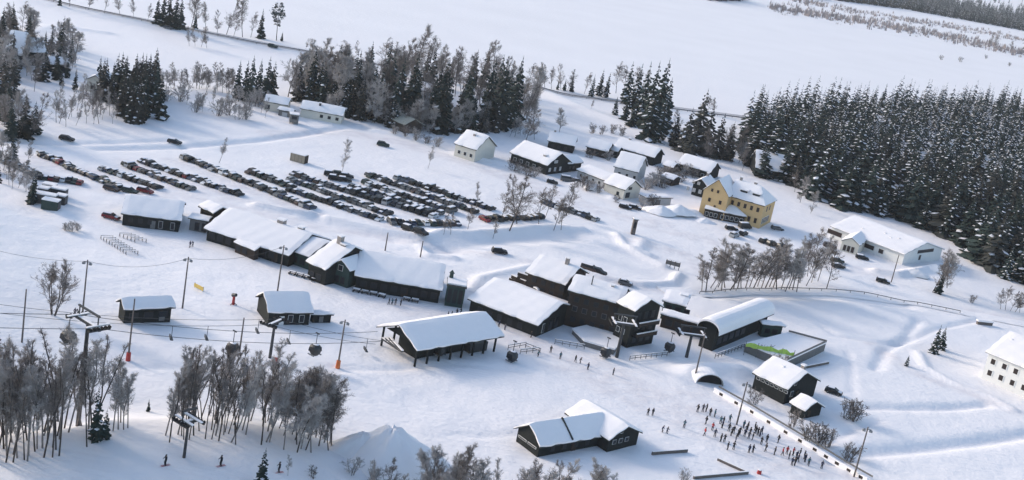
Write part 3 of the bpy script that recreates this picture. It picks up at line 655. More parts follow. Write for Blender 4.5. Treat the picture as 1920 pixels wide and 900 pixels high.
# --- white flat-gabled building on the right (and its portico)
building('white_hall', 'long white hall with low gable roof beside the dark forest, ribbon window in its gable', 'hall', (1556, 425), (1695, 478.5), None, 4.0, 13.5, D=28, wall='white_wall', oh=1.0, oa=.4, snow=.4, roofm='grey_wall',
         win=[('front', 1.6, 2.2, 6.0, 1.6, 1, 2, 'white_wall', 'glass_brown'), ('front', 15.6, 2.1, 5.0, 1.5, 1, 2, 'white_wall', 'glass_brown'), ('front', 21.0, 2.1, 1.8, 1.5, 1, 2, 'white_wall', 'glass_brown'), ('right', 14.0, 4.4, 11.0, 1.2, 1, 2, 'white_wall', 'glass'), ('right', 11.0, 2.2, 1.4, 1.8, 1, 2, 'white_wall', 'glass_brown')],
         chim=[(.3, .2, .5, .6), (.55, .3, .5, .6), (.66, .25, .9, .4), (.74, .3, .5, .6)])
building('entrance_portico', 'pale gabled portico with blue-shaded roof on the front of the white hall', 'portico', (1612, 462), (1640, 441), (1602, 442), 3.6, 30, Rat=0, Lcut=14, wall='cream_wall', oh=.3, oa=.3, snow=.35, win=[('left', 1.8, 1.6, 1.0, 2.0, 3, 1.4, 'grey_wall', 'glass_brown')])
# --- white two-storey house at the right edge
building('white_house', 'white two-storey house with rows of brown windows at the right edge', 'house', (1847, 661), (1965, 711), (1895.5, 626.5), 7.2, 22, Rat=0, wall='white_wall', oh=.5, oa=.8, snow=.4, roofm='grey_wall',
         win=[('front', 1.8, 5.6, 1.15, 1.4, 6, 3.2, 'white_wall', 'glass_brown', .25), ('front', 1.8, 2.4, 1.15, 1.4, 6, 3.2, 'white_wall', 'glass_brown', .25)], chim=[(.1, .35, .5, .5, 'dark_steel')])
# --- village
building('village_house', 'dark house with three white windows in its gable and wide snow roof', 'house', (955, 287), (1026, 312), (1053, 287.5), 3.4, 27, group=VG, oh=.8, win=[('right', 2.0, 1.7, 1.0, 1.3, 3, 3.4, 'frame_white', 'grey_wall'), ('right', 5.2, 4.6, 2.0, .9, 1, 2, 'frame_white', 'grey_wall'), ('front', 2, 1.7, 1.2, 1.1, 4, 3, 'frame_white')], chim=[(.78, .2, 1.2, 1.0)])
building('village_house', 'low house with bluish roof tucked right behind the three-window gable house', 'house', (1066, 309), (1094, 306), (1086, 288), 3.0, 28, group=VG, wall='dark_wood', oh=.5, win=[('front', 1.5, 1.5, 1, 1, 2, 2.4, 'frame_dark')])
building('village_house', 'long dark house with white roof at the back left of the village', 'house', (1026, 264.5), (1078, 275.5), (1094, 261.5), 3.2, 27, group=VG, oh=.6, wall='dark_wood', win=[('front', 2, 1.6, 1, 1, 4, 2.6, 'frame_dark')], chim=[(.15, .5, .8, 1.2)])
building('village_house', 'low snow-roofed row house between the two back houses of the village', 'house', (1098, 275.5), (1140, 286), (1152, 272), 3.0, 24, group=VG, oh=.5, wall='brown_wood', win=[('front', 2, 1.5, 1, 1, 3, 2.6, 'frame_dark')])
building('village_house', 'biggest back house of the village with long white roof and dark right gable', 'house', (1150, 275), (1227, 297), (1242, 282.5), 3.6, 28, group=VG, oh=.8, wall='dark_wood', win=[('front', 3, 1.8, 1.2, 1.1, 5, 2.8, 'frame_dark')], chim=[(.22, .5, .9, 1.0)])
building('village_house', 'grey house with plain grey gable and white roof in the village centre', 'house', (1150, 313), (1197, 325), (1225, 303), 4.2, 30, group=VG, wall='grey_wall', oh=.5, win=[('front', 2.2, 2.2, 1, 1.2, 3, 3, 'frame_white')])
building('village_house', 'long low grey outbuilding with pale greenish snow roof in front of the village', 'outbuilding', (1080, 319), (1134, 340), (1156, 331), 2.8, 14, group=VG, wall='grey_wall', oh=.5, win=[('front', 2, 1.5, 1, 1, 4, 3, 'frame_white')])
building('village_house', 'cream house with dark gable and small canopy near the village road', 'house', (1131, 343.5), (1172, 358), (1196, 344), 3.6, 28, group=VG, wall='cream_wall', oh=.5, win=[('front', 6.0, 1.7, .9, 1.2, 1, 3, 'frame_dark'), ('right', 2.6, 1.6, 2.6, 1.8, 1, 3, 'frame_dark'), ('right', 3.6, 4.0, 2.0, .8, 1, 2, 'frame_dark')])
building('village_garage', 'low flat garage with snowy roof right of the cream house', 'garage', (1212, 372), (1262, 372.5), None, 2.6, 5, 'flat', D=9, group=VG, wall='grey_wall', oh=.3, snow=.4, doors=[('front', 2.4, 2.2, 2.0, 'grey_wood'), ('front', 5.6, 2.2, 2.0, 'grey_wood')])
building('village_house', 'long dark house with white roof beside the forest, behind the yellow hotel', 'house', (1269, 307), (1332, 325), (1352.5, 312), 3.4, 26, group=VG, oh=.7, win=[('front', 2.4, 1.7, 1.2, 1.1, 5, 2.8, 'frame_white')])
building('village_porch', 'small dark gable porch on the left end of the biggest back house', 'porch', (1142, 281), (1158, 286), (1160, 272), 2.8, 30, group=VG, oh=.4, wall='dark_wood', win=[('front', 1.0, 1.5, .8, 1, 1, 2, 'frame_dark')])
building('village_shed', 'low shed with greenish snow roof in the yard right of the grey gable house', 'shed', (1238, 331), (1262, 339), None, 2.3, 18, 'gable', D=7, group=VG, oh=.4, wall='brown_wood', snowm='tree_snow', doors=[('front', 2.0, 1.0, 1.8, 'grey_wood')])
building('village_shed', 'tiny shed with snow cap between the biggest back house and the forest house', 'shed', (1242, 310), (1262, 316), (1270, 308), 2.4, 26, group=VG, oh=.4, wall='brown_wood', doors=[('front', 1.8, 1.0, 1.9, 'grey_wood')])
building('village_house', 'dark house with gable front close left of the yellow hotel', 'house', (1327, 352), (1362, 335), (1317, 335), 4.2, 36, Rat=0, Lcut=12, group=VG, wall='dark_wood', oh=.5, snow=.35, win=[('left', 2.2, 1.8, 1.0, 1.3, 3, 2.4, 'frame_white', 'grey_wall'), ('left', 3.4, 4.8, .9, 1.0, 2, 2.0, 'frame_white', 'grey_wall')], chim=[(.7, .5, .8, 1.4)])
building('village_house', 'cream house with three spruces before it, left edge of the village', 'house', (851, 270), (893, 283), (915, 255), 4.4, 30, group=VG, wall='cream_wall', oh=.5, win=[('front', 2, 2, 1, 1.2, 3, 2.6, 'frame_white')], chim=[(.5, .35, .8, 1.4)])
building('brown_cabin', 'brown cabin with patchy straw-coloured roof below the dense trees', 'cabin', (727, 222), (758, 236), (778, 224), 3.0, 26, wall='brown_wood', oh=.8, snow=.35, snowm='turf_roof', win=[('front', 2, 1.4, 1, 1, 2, 2.6, 'frame_dark'), ('right', 3, 1.4, 1, 1, 2, 2.6, 'frame_dark')], chim=[(.5, .5, .7, .8)])
FG = 'far houses along the tree line'
building('far_house', 'wide cream house with snowy roof and dark flue at the edge of the tree line', 'house', (562, 204), (643, 219), None, 3.0, 24, D=10, group=FG, wall='cream_wall', oh=.4, win=[('front', 8, 1.6, 1, 1, 3, 3, 'frame_dark')], chim=[(.42, .3, .8, 1.6, 'dark_steel')])
building('far_house', 'low white-roofed house with dark open end above the kiosk box', 'house', (494, 190.5), (540, 199), None, 3.2, 22, D=9, group=FG, wall='cream_wall', oh=.4, win=[('front', 1.2, 1.4, 1.6, 1.6, 1, 3, 'frame_dark')])
building('far_shed', 'small snow-topped shed in front of the low white-roofed far house', 'shed', (520, 206), (550, 212), None, 2.0, 20, D=4, group=FG, wall='grey_wood', oh=.3, doors=[('front', 2.4, 2.0, 1.5, 'grey_wall')])
building('far_house', 'dark gabled house half hidden by the spruces below the far road', 'house', (664, 156), (690, 150), (656, 139), 4.4, 36, Rat=0, Lcut=11, group=FG, wall='brown_wood', oh=.5, win=[('left', 2, 2, 1, 1.2, 2, 2.4, 'frame_white')])
building('far_house', 'house with pale roof glimpsed among the tallest trees', 'house', (780, 168), (806, 174), None, 4.2, 32, D=9, group=FG, wall='grey_wall', oh=.5, win=[('front', 1.6, 2, 1, 1.2, 2, 2.4, 'frame_white')])
building('far_house', 'big dark house with bluish double roof at the top left corner', 'house', (55, 99), (88, 101), (82, 73), 5.0, 36, group=FG, wall='dark_wood', oh=.6, win=[('front', 2, 2, 1, 1.2, 2, 2.6, 'frame_dark')])
building('far_house_wing', 'left wing of the big dark house at the top left corner', 'house', (27, 85), (60, 90), (56, 63), 5.0, 36, group=FG, wall='dark_wood', oh=.6, win=[('front', 2, 2, 1, 1.2, 2, 2.6, 'frame_dark')])
building('far_house', 'low house with greenish snow roof right of the top left house', 'house', (95, 122), (132, 124), (126, 110), 3.0, 30, group=FG, wall='dark_wood', oh=.6, win=[('front', 2, 1.4, 1, 1, 3, 2.4, 'frame_dark')], chim=[(.4, .5, .6, .9)])
building('far_house', 'cream-gabled house half hidden left of the dense spruce clump', 'house', (160, 150), (186, 140), (176, 136), 4.0, 32, Rat=0, Lcut=11, group=FG, wall='cream_wall', oh=.5, win=[('left', 2, 1.8, 1, 1.2, 2, 2.4, 'frame_dark')])
building('forest_house', 'dark house with bluish snow roof at the corner of the right forest', 'house', (1406, 297), (1462, 308), (1470, 290), 3.6, 30, wall='dark_wood', oh=.6, win=[('front', 2, 1.6, 1, 1.1, 4, 2.8, 'frame_dark')])
# --- underpass under the slope
_a, _b = G0(1304, 719), G0(1356, 724); _m = (_a + _b) / 2; _an = math.atan2(_b[1] - _a[1], _b[0] - _a[0]); _w = float(np.hypot(*(_b - _a))) / 2
r = empty('underpass', (_m[0], _m[1], hz1(*_m) - .1), _an); n = 12
def arch(rx, rz, y):
    return [(rx * math.cos(math.pi * i / n), y, rz * math.sin(math.pi * i / n)) for i in range(n + 1)]
def strip(mb, A, B_): o = len(A); mb.add(A + B_, [(i, i + 1, o + i + 1, o + i) for i in range(o - 1)])
mb = MB(); strip(mb, arch(_w, 2.6, 4), arch(_w, 2.6, 0)); strip(mb, arch(_w, 2.6, 0), arch(_w * .92, 2.35, 0)); strip(mb, arch(_w * .92, 2.35, 0), arch(_w * .92, 2.35, 4)); mb.obj('arch', 'concrete', r)
mb = MB(); strip(mb, arch(_w * 1.04, 2.72, -.15), arch(_w * .98, 2.52, -.16)); strip(mb, arch(_w * 1.1, 2.8, 4), arch(_w * 1.04, 2.72, -.15)); mb.obj('snow_cap', 'snow', r)
mb = MB(); mb.add(arch(_w * .915, 2.34, .5), [tuple(range(n + 1))]); mb.obj('mouth_shade', 'rubber', r)  # black sheet just inside the mouth stands in for the shade within
tag(r, 'dark arched underpass mouth beside the foot of the lift mast', 'underpass')
_c = _m + np.array([-math.sin(_an), math.cos(_an)]) * 7.2
_px = proj(_c[0], _c[1], 0); UNDER = (float(_px[0]), float(_px[1]), _an, _w)
# --- barrier along the queue
def barrier():
    pts = [(1338, 735), (1400, 770), (1470, 812), (1530, 848), (1575, 876), (1625, 905)]
    P = [Gp(*p) for p in pts]; r = empty('barrier', P[0]); o = P[0]; mb = MB(); sn = MB(); hl = []
    for a, b in zip(P[:-1], P[1:]): mb.beam(a - o + Vector((0, 0, .3)), b - o + Vector((0, 0, .3)), .25, 1.1); sn.beam(a - o + Vector((0, 0, .98)), b - o + Vector((0, 0, .98)), .5, .25)
    mb.obj('wall', 'snow', r); sn.obj('snow_cap', 'snow', r)
    mb = MB()
    for a, b in zip(P[:-1], P[1:]):
        nn = Vector((b.y - a.y, a.x - b.x, 0)).normalized() * -1.4
        mb.beam(a - o + nn + Vector((0, 0, 1.2)), b - o + nn + Vector((0, 0, 1.2)), .12, .35)
    mb.obj('rail', 'grey_wood', r)
    for k in range(11):
        t = (k + .5) / 11 * (len(P) - 1); i = int(t); p = P[i].lerp(P[i + 1], t - i) - o; d = (P[i + 1] - P[i]).normalized(); nn = Vector((d.y, -d.x, 0)) * .13
        if nn.y > 0: nn = -nn
        mb = MB(); mb.beam(p - d * .5 + nn + Vector((0, 0, .45)), p + d * .5 + nn + Vector((0, 0, .45)), .06, .6); mb.obj('opening', 'brown_wood', r)
    tag(r, 'long snow-covered barrier with dark openings running beside the crowd', 'barrier')
barrier()

# ------------------------------------------------------------------ snow mound, kiosk, containers, small objects
def snow_pile(name, px, rx, ry, h, label, cat='snow pile', rot=0, pw=1.2, flat=0.0, group=None, seed=1):
    g = Gp(*px); mb = MB(); n, m_ = 40, 16; vs = [(0, 0, h)]
    for j in range(1, m_ + 1):
        t = j / m_
        for i in range(n):
            th = 2 * math.pi * i / n; k = 1 + .10 * math.sin(3 * th + seed) + .05 * math.sin(7 * th + seed * 2) + .03 * math.sin(13 * th + 4 * t)
            u = max(0, (t - flat) / (1 - flat)); z = h * (1 - u ** pw) * (1 + .04 * math.sin(5 * th + 9 * t + seed) + .03 * math.sin(11 * th + seed) * math.sin(14 * t)) - (.5 if j == m_ else 0) + .004 * h * rnd.gauss(0, 1)
            x = rx * t * k * math.cos(th); y = ry * t * k * math.sin(th); vs.append((x, y, z))
    fs = [(0, 1 + i, 1 + (i + 1) % n) for i in range(n)]
    for j in range(m_ - 1):
        for i in range(n): fs.append((1 + j * n + i, 1 + (j + 1) * n + i, 1 + (j + 1) * n + (i + 1) % n, 1 + j * n + (i + 1) % n))
    mb.add(vs, fs); o = mb.obj(name, 'snow', smooth=True); o.location = g; o.rotation_euler = (0, 0, rot); tag(o, label, cat, group); return o
snow_pile('snow_mound', (726, 864), 10.5, 9.5, 6.4, 'big pointed mound of artificial snow beside the foreground birches', rot=R_(20), pw=.95, flat=.14)
snow_pile('snow_shoulder', (676, 852), 7.5, 6.5, 4.2, 'lower lumpy snow heap leaning on the left of the big mound', rot=R_(10), pw=1.0, flat=.1, seed=4)
for i, (p, a, b, h) in enumerate([((1238, 397), 6, 4, 2.2), ((1272, 396), 6, 4, 2.4), ((1322, 416), 4, 3, 1.4), ((1115, 352), 4, 3, 1.6), ((1715, 512), 5, 3, 1.8), ((1752, 505), 5, 3, 1.8)]):
    snow_pile('snow_pile', p, a, b, h, 'small ploughed snow pile, %s from the left of those around the village and white hall' % ordw([3, 4, 5, 1 + 1, 6, 7][i] - 1), group='ploughed snow piles', seed=i)
def kiosk(px, w_, d_, h_, rz, m, label, cat, name='kiosk', leg=0):
    g = Gp(*px); r = empty(name, g, rz); mb = MB(); mb.box(-w_ / 2, -d_ / 2, leg, w_ / 2, d_ / 2, h_); mb.obj('body', m, r)
    if leg:
        for sx in (-1, 1):
            for sy in (-1, 1): mb = MB(); mb.box(sx * w_ * .42 - .12, sy * d_ * .42 - .12, -.6, sx * w_ * .42 + .12, sy * d_ * .42 + .12, leg); mb.obj('leg', 'dark_wood', r)
    mb = MB(); mb.box(-w_ / 2 - .3, -d_ / 2 - .3, h_ + .01, w_ / 2 + .3, d_ / 2 + .3, h_ + .15); rf = mb.obj('roof', 'roof_board', r)
    mb = MB(); mb.box(-w_ / 2 - .2, -d_ / 2 - .2, h_ + .151, w_ / 2 + .2, d_ / 2 + .2, h_ + .5); mb.obj('roof_snow', 'snow', rf)
    mb = MB(); mb.box(-w_ * .3, -d_ / 2 - .04, leg + (h_ - leg) * .45, w_ * .3, -d_ / 2 - .003, leg + (h_ - leg) * .85); mb.obj('hatch', 'glass', r)
    tag(r, label, cat); return r
kiosk((550, 231), 3.2, 3.0, 3.4, R_(15), 'grey_wood', 'small square grey kiosk with snow cap standing alone near the far houses', 'kiosk', leg=.5)
kiosk((1186, 439), 1.3, 1.3, 5.0, R_(10), 'pole_wood', 'tall narrow brown sign pillar on the round junction', 'sign pillar', 'sign_pillar')
g = Gp(560, 303); r = empty('wooden_crate_stack', g, R_(-14)); mb = MB(); mb.box(-2.6, -1.4, -.3, 2.6, 1.4, 2.6)
mb.obj('crate', 'tan_wood', r)
for i in range(4): mb = MB(); mb.box(-2.3 + i * 1.3, -1.45, .1, -2.25 + i * 1.3, -1.401, 2.5); mb.obj('batten', 'brown_wood', r)
mb = MB(); mb.box(2.601, -1.3, 0, 2.7, 1.3, 2.5); mb.obj('shaded_end', 'brown_wood', r); mb = MB(); mb.box(-2.5, -1.3, 2.61, 2.5, 1.3, 2.85); mb.obj('snow_cap', 'snow', r)  # dark brown sheet paints in the shade of the end away from the sun
tag(r, 'tan wooden box trailer with a shade-darkened end standing alone above the parked rows', 'trailer')
def container(px, L, label, m, rz):
    g = Gp(*px); r = empty('storage_container', g, rz); mb = MB(); mb.box(-L / 2, -1.2, -.2, L / 2, 1.2, 2.3); mb.obj('body', m, r)
    mb = MB()
    k = int(L / .5)
    for i in range(k): mb.box(-L / 2 + .1 + i * .5, -1.24, 0, -L / 2 + .3 + i * .5, -1.201, 2.2)
    mb.obj('rib', m, r); mb = MB(); mb.box(-L / 2, -1.2, 2.31, L / 2, 1.2, 2.65); mb.obj('snow_cap', 'snow', r)
    mb = MB(); mb.box(L / 2 + .001, -1.0, .1, L / 2 + .06, 1.0, 2.1); mb.obj('door', 'dark_steel', r)
    tag(r, label, 'container', 'snow-topped containers left of the leftmost lodge')
for px, L, lb, m in [((92, 361), 3.4, 'furthest and smallest snow-topped container left of the leftmost lodge', 'grey_wood'), ((82, 368), 2.6, 'left dark container in the second line left of the leftmost lodge', 'dark_steel'),
                     ((110, 369), 4.0, 'right dark container in the second line left of the leftmost lodge', 'dark_steel'), ((86, 380), 5.4, 'long dark container in the third line left of the leftmost lodge', 'dark_steel'),
                     ((114, 382), 2.6, 'short dark container at the right of the third line left of the leftmost lodge', 'dark_steel'), ((95, 391), 4.2, 'nearest greenish container, frontmost of those left of the leftmost lodge', 'green_wood')]:
    container(px, L, lb, m, R_(1))
def ski_rack(px, rz, label):
    g = Gp(*px); r = empty('ski_rack', g, rz)
    mb = MB(); mb.beam((-1.5, 0, 1.0), (1.5, 0, 1.0), .10, .10); mb.obj('bar', 'pole_wood', r)
    for s in (-1, 1):
        mb = MB(); mb.beam((s * 1.4, -.5, 0), (s * 1.4, 0, 1.0), .09, .09); mb.beam((s * 1.4, .5, 0), (s * 1.4, 0, 1.0), .09, .09); mb.obj('leg', 'pole_wood', r)
    mb = MB(); mb.beam((-1.4, 0, 1.1), (1.4, 0, 1.1), .2, .1); mb.obj('snow_cap', 'snow', r)
    tag(r, label, 'ski rack', 'ski racks on the snow before the leftmost lodge')
for i in range(10): ski_rack((200 + i * 5.2, 449 + i * 3.2), R_(30), 'empty wooden ski rack, %s from the left in the longer row before the leftmost lodge' % ordw(i + 1))
for i in range(5): ski_rack((235 + i * 7, 444 + i * 2.7), R_(30), 'empty wooden ski rack, %s from the left in the shorter back row' % ordw(i + 1))
# notice boards / frames
g = Gp(1260, 503); r = empty('notice_board', g, R_(-14)); mb = MB(); mb.box(-2.2, -.1, .9, 2.2, .1, 2.1); mb.obj('panel', 'grey_wood', r)
for s in (-2, -.7, .7, 2): mb = MB(); mb.box(s - .1, -.22, -.4, s + .1, -.101, 2.4); mb.obj('post', 'pole_wood', r)
mb = MB(); mb.box(-2.3, -.3, 2.41, 2.3, .3, 2.65); mb.obj('snow_cap', 'snow', r); tag(r, 'grey notice board on four posts by the round junction below the village', 'notice board')
g = Gp(1845, 609); r = empty('snow_topped_beam', g, R_(15)); mb = MB(); mb.box(-2.6, -.4, 0, 2.6, .4, 1.0); mb.obj('body', 'pole_wood', r); mb = MB(); mb.box(-2.7, -.6, 1.01, 2.7, .6, 1.5); mb.obj('snow_cap', 'snow', r)
tag(r, 'snow-covered log pile behind the white house at the right edge', 'log pile')
for nm, a, b, h_, lb in [('beam_fence', (1222, 853), (1288, 848), .7, 'short dark beam lying on the snow right of the foreground timber lodge'), ('beam_fence', (1345, 863), (1402, 889), .5, 'dark beam lying diagonally below the crowd'), ('beam_fence', (1300, 898), (1402, 889), .6, 'dark beam at the bottom edge below the crowd'), ('beam_fence', (1502, 692), (1553, 682), .6, 'dark beam in the snow right of the terrace')]:
    p, q = Gp(*a), Gp(*b); mb = MB(); dv = q - p
    mb.beam((0, 0, h_ / 2), (dv.x, dv.y, dv.z + h_ / 2), .35, h_); o = mb.obj(nm, 'pole_wood'); o.location = p
    mb = MB(); mb.beam((0, 0, h_ + .06), (dv.x, dv.y, dv.z + h_ + .06), .3, .1); mb.obj('snow_cap', 'snow', o); tag(o, lb, 'beam')
def marker(px, m, h_, label, cat='padding'):
    g = Gp(*px); r = empty('safety_pad', g); mb = MB(); mb.tube((0, 0, -.2), (0, 0, h_), .5, .42, 8); mb.obj('pad', m, r); mb = MB(); mb.tube((0, 0, h_ + .01), (0, 0, h_ + .12), .4, .3, 8); mb.obj('snow_cap', 'snow', r); tag(r, label, cat)
marker((517, 679), 'red_paint', 1.2, 'small red pad on the snow beside the chairlift tower')
marker((1423, 888), 'red_paint', .8, 'small dark red pad on the snow at the bottom below the crowd')
g = Gp(372, 543); r = empty('warning_banner', g, R_(-35)); mb = MB(); mb.box(-1.6, -.06, .2, 1.6, .06, 1.1); mb.obj('panel', 'yellow_paint', r)
for s in (-1.5, 1.5): mb = MB(); mb.box(s - .05, .07, -.3, s + .05, .15, 1.2); mb.obj('post', 'steel', r)
tag(r, 'yellow banner on the slope beside the tall light pole', 'banner')
g = Gp(437, 571); r = empty('snow_gun', g); mb = MB(); mb.tube((0, 0, 0), (0, 0, 2.0), .35, .3, 8); mb.obj('stand', 'red_paint', r); mb = MB(); mb.tube((-.4, .3, 2.1), (.5, -.3, 2.5), .45, .38, 10); mb.obj('barrel', 'dark_steel', r); mb = MB()
for k in range(3): an = k * 2.1; mb = MB(); mb.beam((0, 0, .6), (math.cos(an) * .9, math.sin(an) * .9, 0), .12, .12); mb.obj('leg', 'dark_steel', r)
tag(r, 'dark red snow gun standing in the middle of the slope', 'snow gun')

# tables on the lodge terrace, queue fences, snow terrace, balconies
tb = [(548, 514), (562, 518), (576, 522), (590, 527), (606, 531), (668, 547), (684, 550), (700, 553), (716, 557), (762, 563), (778, 566)]
for i, p in enumerate(tb):
    g = Gp(*p); r = empty('picnic_table', g, R_(-8 + 5 * (i % 4))); mb = MB(); mb.box(-.9, -.4, .70, .9, .4, .78); mb.obj('table_top', 'brown_wood', r)
    for sd in (-1, 1):
        mb = MB(); mb.box(-.9, sd * .75 - .15, .42, .9, sd * .75 + .15, .48); mb.obj('bench', 'brown_wood', r)
        mb = MB(); mb.box(sd * .7 - .05, -.85, 0, sd * .7 + .05, .85, .41); mb.obj('leg', 'dark_wood', r)
    mb = MB(); mb.box(-.85, -.36, .781, .85, .36, .78 + .06 + .05 * (i % 3)); mb.obj('snow_cap', 'snow', r)
    tag(r, 'dark picnic table, %s from the left along the lodge fronts' % ordw(i + 1), 'table', 'picnic tables along the lodge fronts')
for i, (a_, b_) in enumerate([((952, 656), (985, 650)), ((975, 664), (1010, 660)), ((985, 652), (1012, 662)), ((1040, 645), (1095, 655)), ((1180, 676), (1250, 668)), ((1395, 652), (1340, 672))]):
    A, B_ = Gp(*a_), Gp(*b_); r = empty('queue_fence', A); d = B_ - A; n_ = max(2, int(d.length / 1.6))
    for k in range(n_ + 1):
        p = d * k / n_; mb = MB(); mb.box(p.x - .07, p.y - .07, p.z - .2, p.x + .07, p.y + .07, p.z + 1.25); mb.obj('post', 'grey_wood', r)
    for zz_ in (.55, 1.15):
        mb = MB(); mb.beam((0, 0, zz_), (d.x, d.y, d.z + zz_), .07, .14); mb.obj('rail', 'grey_wood', r)
    mb = MB(); mb.beam((0, 0, 1.3), (d.x, d.y, d.z + 1.3), .16, .1); mb.obj('snow_cap', 'snow', r)
    tag(r, ['upper short fence at the right end of the gondola station', 'lower short fence at the right end of the gondola station', 'slanting fence at the right end of the gondola station', 'fence along the snow terrace of the station hall', 'fence below the tall hotel end block', 'fence between the barrel hall and the underpass'][i], 'fence', 'timber queue fences')
pts = [G0(*p) for p in ((1072, 626), (1094, 648), (1150, 664), (1168, 640), (1125, 614))]; c0 = pts[0]; r = empty('snow_terrace', (c0[0], c0[1], 0)); lp = [tuple(p - c0) for p in pts]
mb = MB(); mb.prism(lp, -1, 1.1); mb.obj('wall', 'grey_wood', r); mb = MB(); cx_, cy_ = np.mean([p[0] for p in lp]), np.mean([p[1] for p in lp])
mb.prism([(cx_ + (x - cx_) * 1.03, cy_ + (y - cy_) * 1.03) for x, y in lp], 1.101, 1.5); mb.obj('snow_cap', 'snow', r); tag(r, 'raised snow-covered terrace between the station hall and the tall hotel', 'terrace')

# ------------------------------------------------------------------ poles, lifts, cables
def light_pole(px, h, label, arms=2, pad=None, rz=0.0):
    g = Gp(*px); r = empty('light_pole', g, rz); mb = MB(); mb.tube((0, 0, -.5), (0, 0, h), .20, .13, 8); mb.obj('pole', 'pole_wood', r)
    if arms:
        mb = MB(); mb.beam((-.8, 0, h - .5), (.8, 0, h - .5), .12, .12); mb.obj('crossarm', 'steel', r)
        for s in (-.7, .7):
            mb = MB(); mb.box(s - .3, -.45, h - .95, s + .3, .05, h - .58); mb.obj('lamp', 'steel', r)
    if pad:
        mb = MB(); mb.tube((0, 0, -.3), (0, 0, 1.7), .5, .45, 8); mb.obj('pad', pad, r)
    tag(r, label, 'light pole', 'light poles on the slope'); return g
def px_h(px, top):  # pole height from its two pixels
    g = Gp(*px); lo, hi = 1.0, 40.0; L = math.dist(px, top)
    for _ in range(30):
        m_ = (lo + hi) / 2
        if math.dist(proj(g.x, g.y, g.z + m_), proj(g.x, g.y, g.z)) < L: lo = m_
        else: hi = m_
    return lo
for px, top, lb, ar, pad in [((41, 642), (47, 542), 'thin utility pole at the far left beside the round bare tree', 0, None), ((155, 585), (163, 487), 'tall light pole between the round bare tree and the lift hut', 2, None),
                             ((240, 676), (250, 560), 'light pole with red padded foot in front of the lift hut', 0, 'red_paint'), ((342, 578), (354, 482), 'tall light pole right of the lift hut', 2, None),
                             ((520, 548), (533, 460), 'light pole rising in front of the big lodge', 2, None), ((633, 690), (650, 600), 'light pole with white collar left of the gondola station', 1, 'orange_paint'),
                             ((1381, 796), (1400, 716), 'light pole standing in the crowd beside the barrier', 2, None), ((1601, 894), (1632, 802), 'light pole at the lower right corner by the barrier end', 2, None),
                             ((1671, 529), (1688, 478), 'thin lamp post in front of the white hall', 0, None), ((449, 660), (458, 596), 'slim pole behind the right birch grove', 0, None), ((788, 482), (794, 452), 'small lamp post beside the oval snow bank', 0, None),
                             ((722, 470), (726, 436), 'small lamp post behind the entrance wing roof', 0, None), ((1303, 706), (1334, 628), 'stout leaning lift mast at the underpass mouth', 0, None)]:
    light_pole(px, px_h(px, top), lb, ar, pad)
def wire(name, A, Bp, sag, r_, label, cat='cable', group='overhead lines', n=14):
    mb = MB(); o = Vector(A); pts = [Vector(A).lerp(Vector(Bp), i / n) - Vector((0, 0, sag * 4 * (i / n) * (1 - i / n))) - o for i in range(n + 1)]
    for p, q in zip(pts[:-1], pts[1:]): mb.tube(p, q, r_, r_, 4, cap=False)
    ob = mb.obj(name, 'cable'); ob.location = o; tag(ob, label, cat, group); return lambda t: Vector(A).lerp(Vector(Bp), t) - Vector((0, 0, sag * 4 * t * (1 - t)))
def lift_tower(px, h, arm, rz, label, name='lift_tower', r_=.45, deck=True):
    g = Gp(*px); r = empty(name, g, rz); mb = MB(); mb.tube((0, 0, -1), (0, 0, h), r_, r_ * .75, 10); mb.obj('mast', 'dark_steel', r)
    mb = MB(); mb.beam((-arm, 0, h), (arm, 0, h), .5, .5); ca = mb.obj('crossarm', 'dark_steel', r)
    mb = MB(); mb.beam((-arm, 0, h + .32), (arm, 0, h + .32), .45, .14); mb.obj('snow_cap', 'snow', ca)
    for s in (-1, 1):
        mb = MB(); mb.beam((s * arm, -2.0, h + .1), (s * arm, 2.0, h + .1), .25, .4); sb = mb.obj('sheave_beam', 'dark_steel', r)
        mb = MB()
        for k in range(6): mb.tube((s * arm - .2, -1.8 + k * .72, h + .35), (s * arm + .2, -1.8 + k * .72, h + .35), .26, .26, 8)
        mb.obj('sheave', 'rubber', sb)
        if deck:
            mb = MB(); mb.beam((s * (arm - .7), -2.2, h + .5), (s * (arm - .7), 2.2, h + .5), .5, .08); ct = mb.obj('catwalk', 'steel', r)
            mb = MB(); mb.beam((s * (arm - .7), -2.2, h + .62), (s * (arm - .7), 2.2, h + .62), .45, .14); mb.obj('snow_cap', 'snow', ct)
    if deck:
        mb = MB(); mb.beam((-arm * .8, 0, h + .4), (-arm * .8, 0, h + 2.2), .16, .16); mb.beam((arm * .8, 0, h + .4), (arm * .8, 0, h + 2.2), .16, .16); mb.beam((-arm * .9, 0, h + 2.2), (arm * .9, 0, h + 2.2), .3, .3); mb.obj('lifting_frame', 'dark_steel', r)
    tag(r, label, 'lift tower', 'towers of the ski lifts')
    c, s = math.cos(rz), math.sin(rz)
    return [Vector((g.x + c * a, g.y + s * a, g.z + h + .3)) for a in (-arm, arm)]
gA, gS = Gp(146, 800), Gp(735, 668)
dirg = math.atan2(gS.y - gA.y, gS.x - gA.x)
T1 = lift_tower((146, 800), px_h((146, 800), (160, 607)), 3.4, dirg + math.pi / 2, 'tallest lift tower with snowy crossarms rising from the left birch grove', r_=.42)
sta = G0(724, 628, 4.8); nv = Vector((-math.sin(dirg), math.cos(dirg), 0)) * 2.6
S = [Vector((sta[0], sta[1], 4.6)) + nv * s for s in (1, -1)]
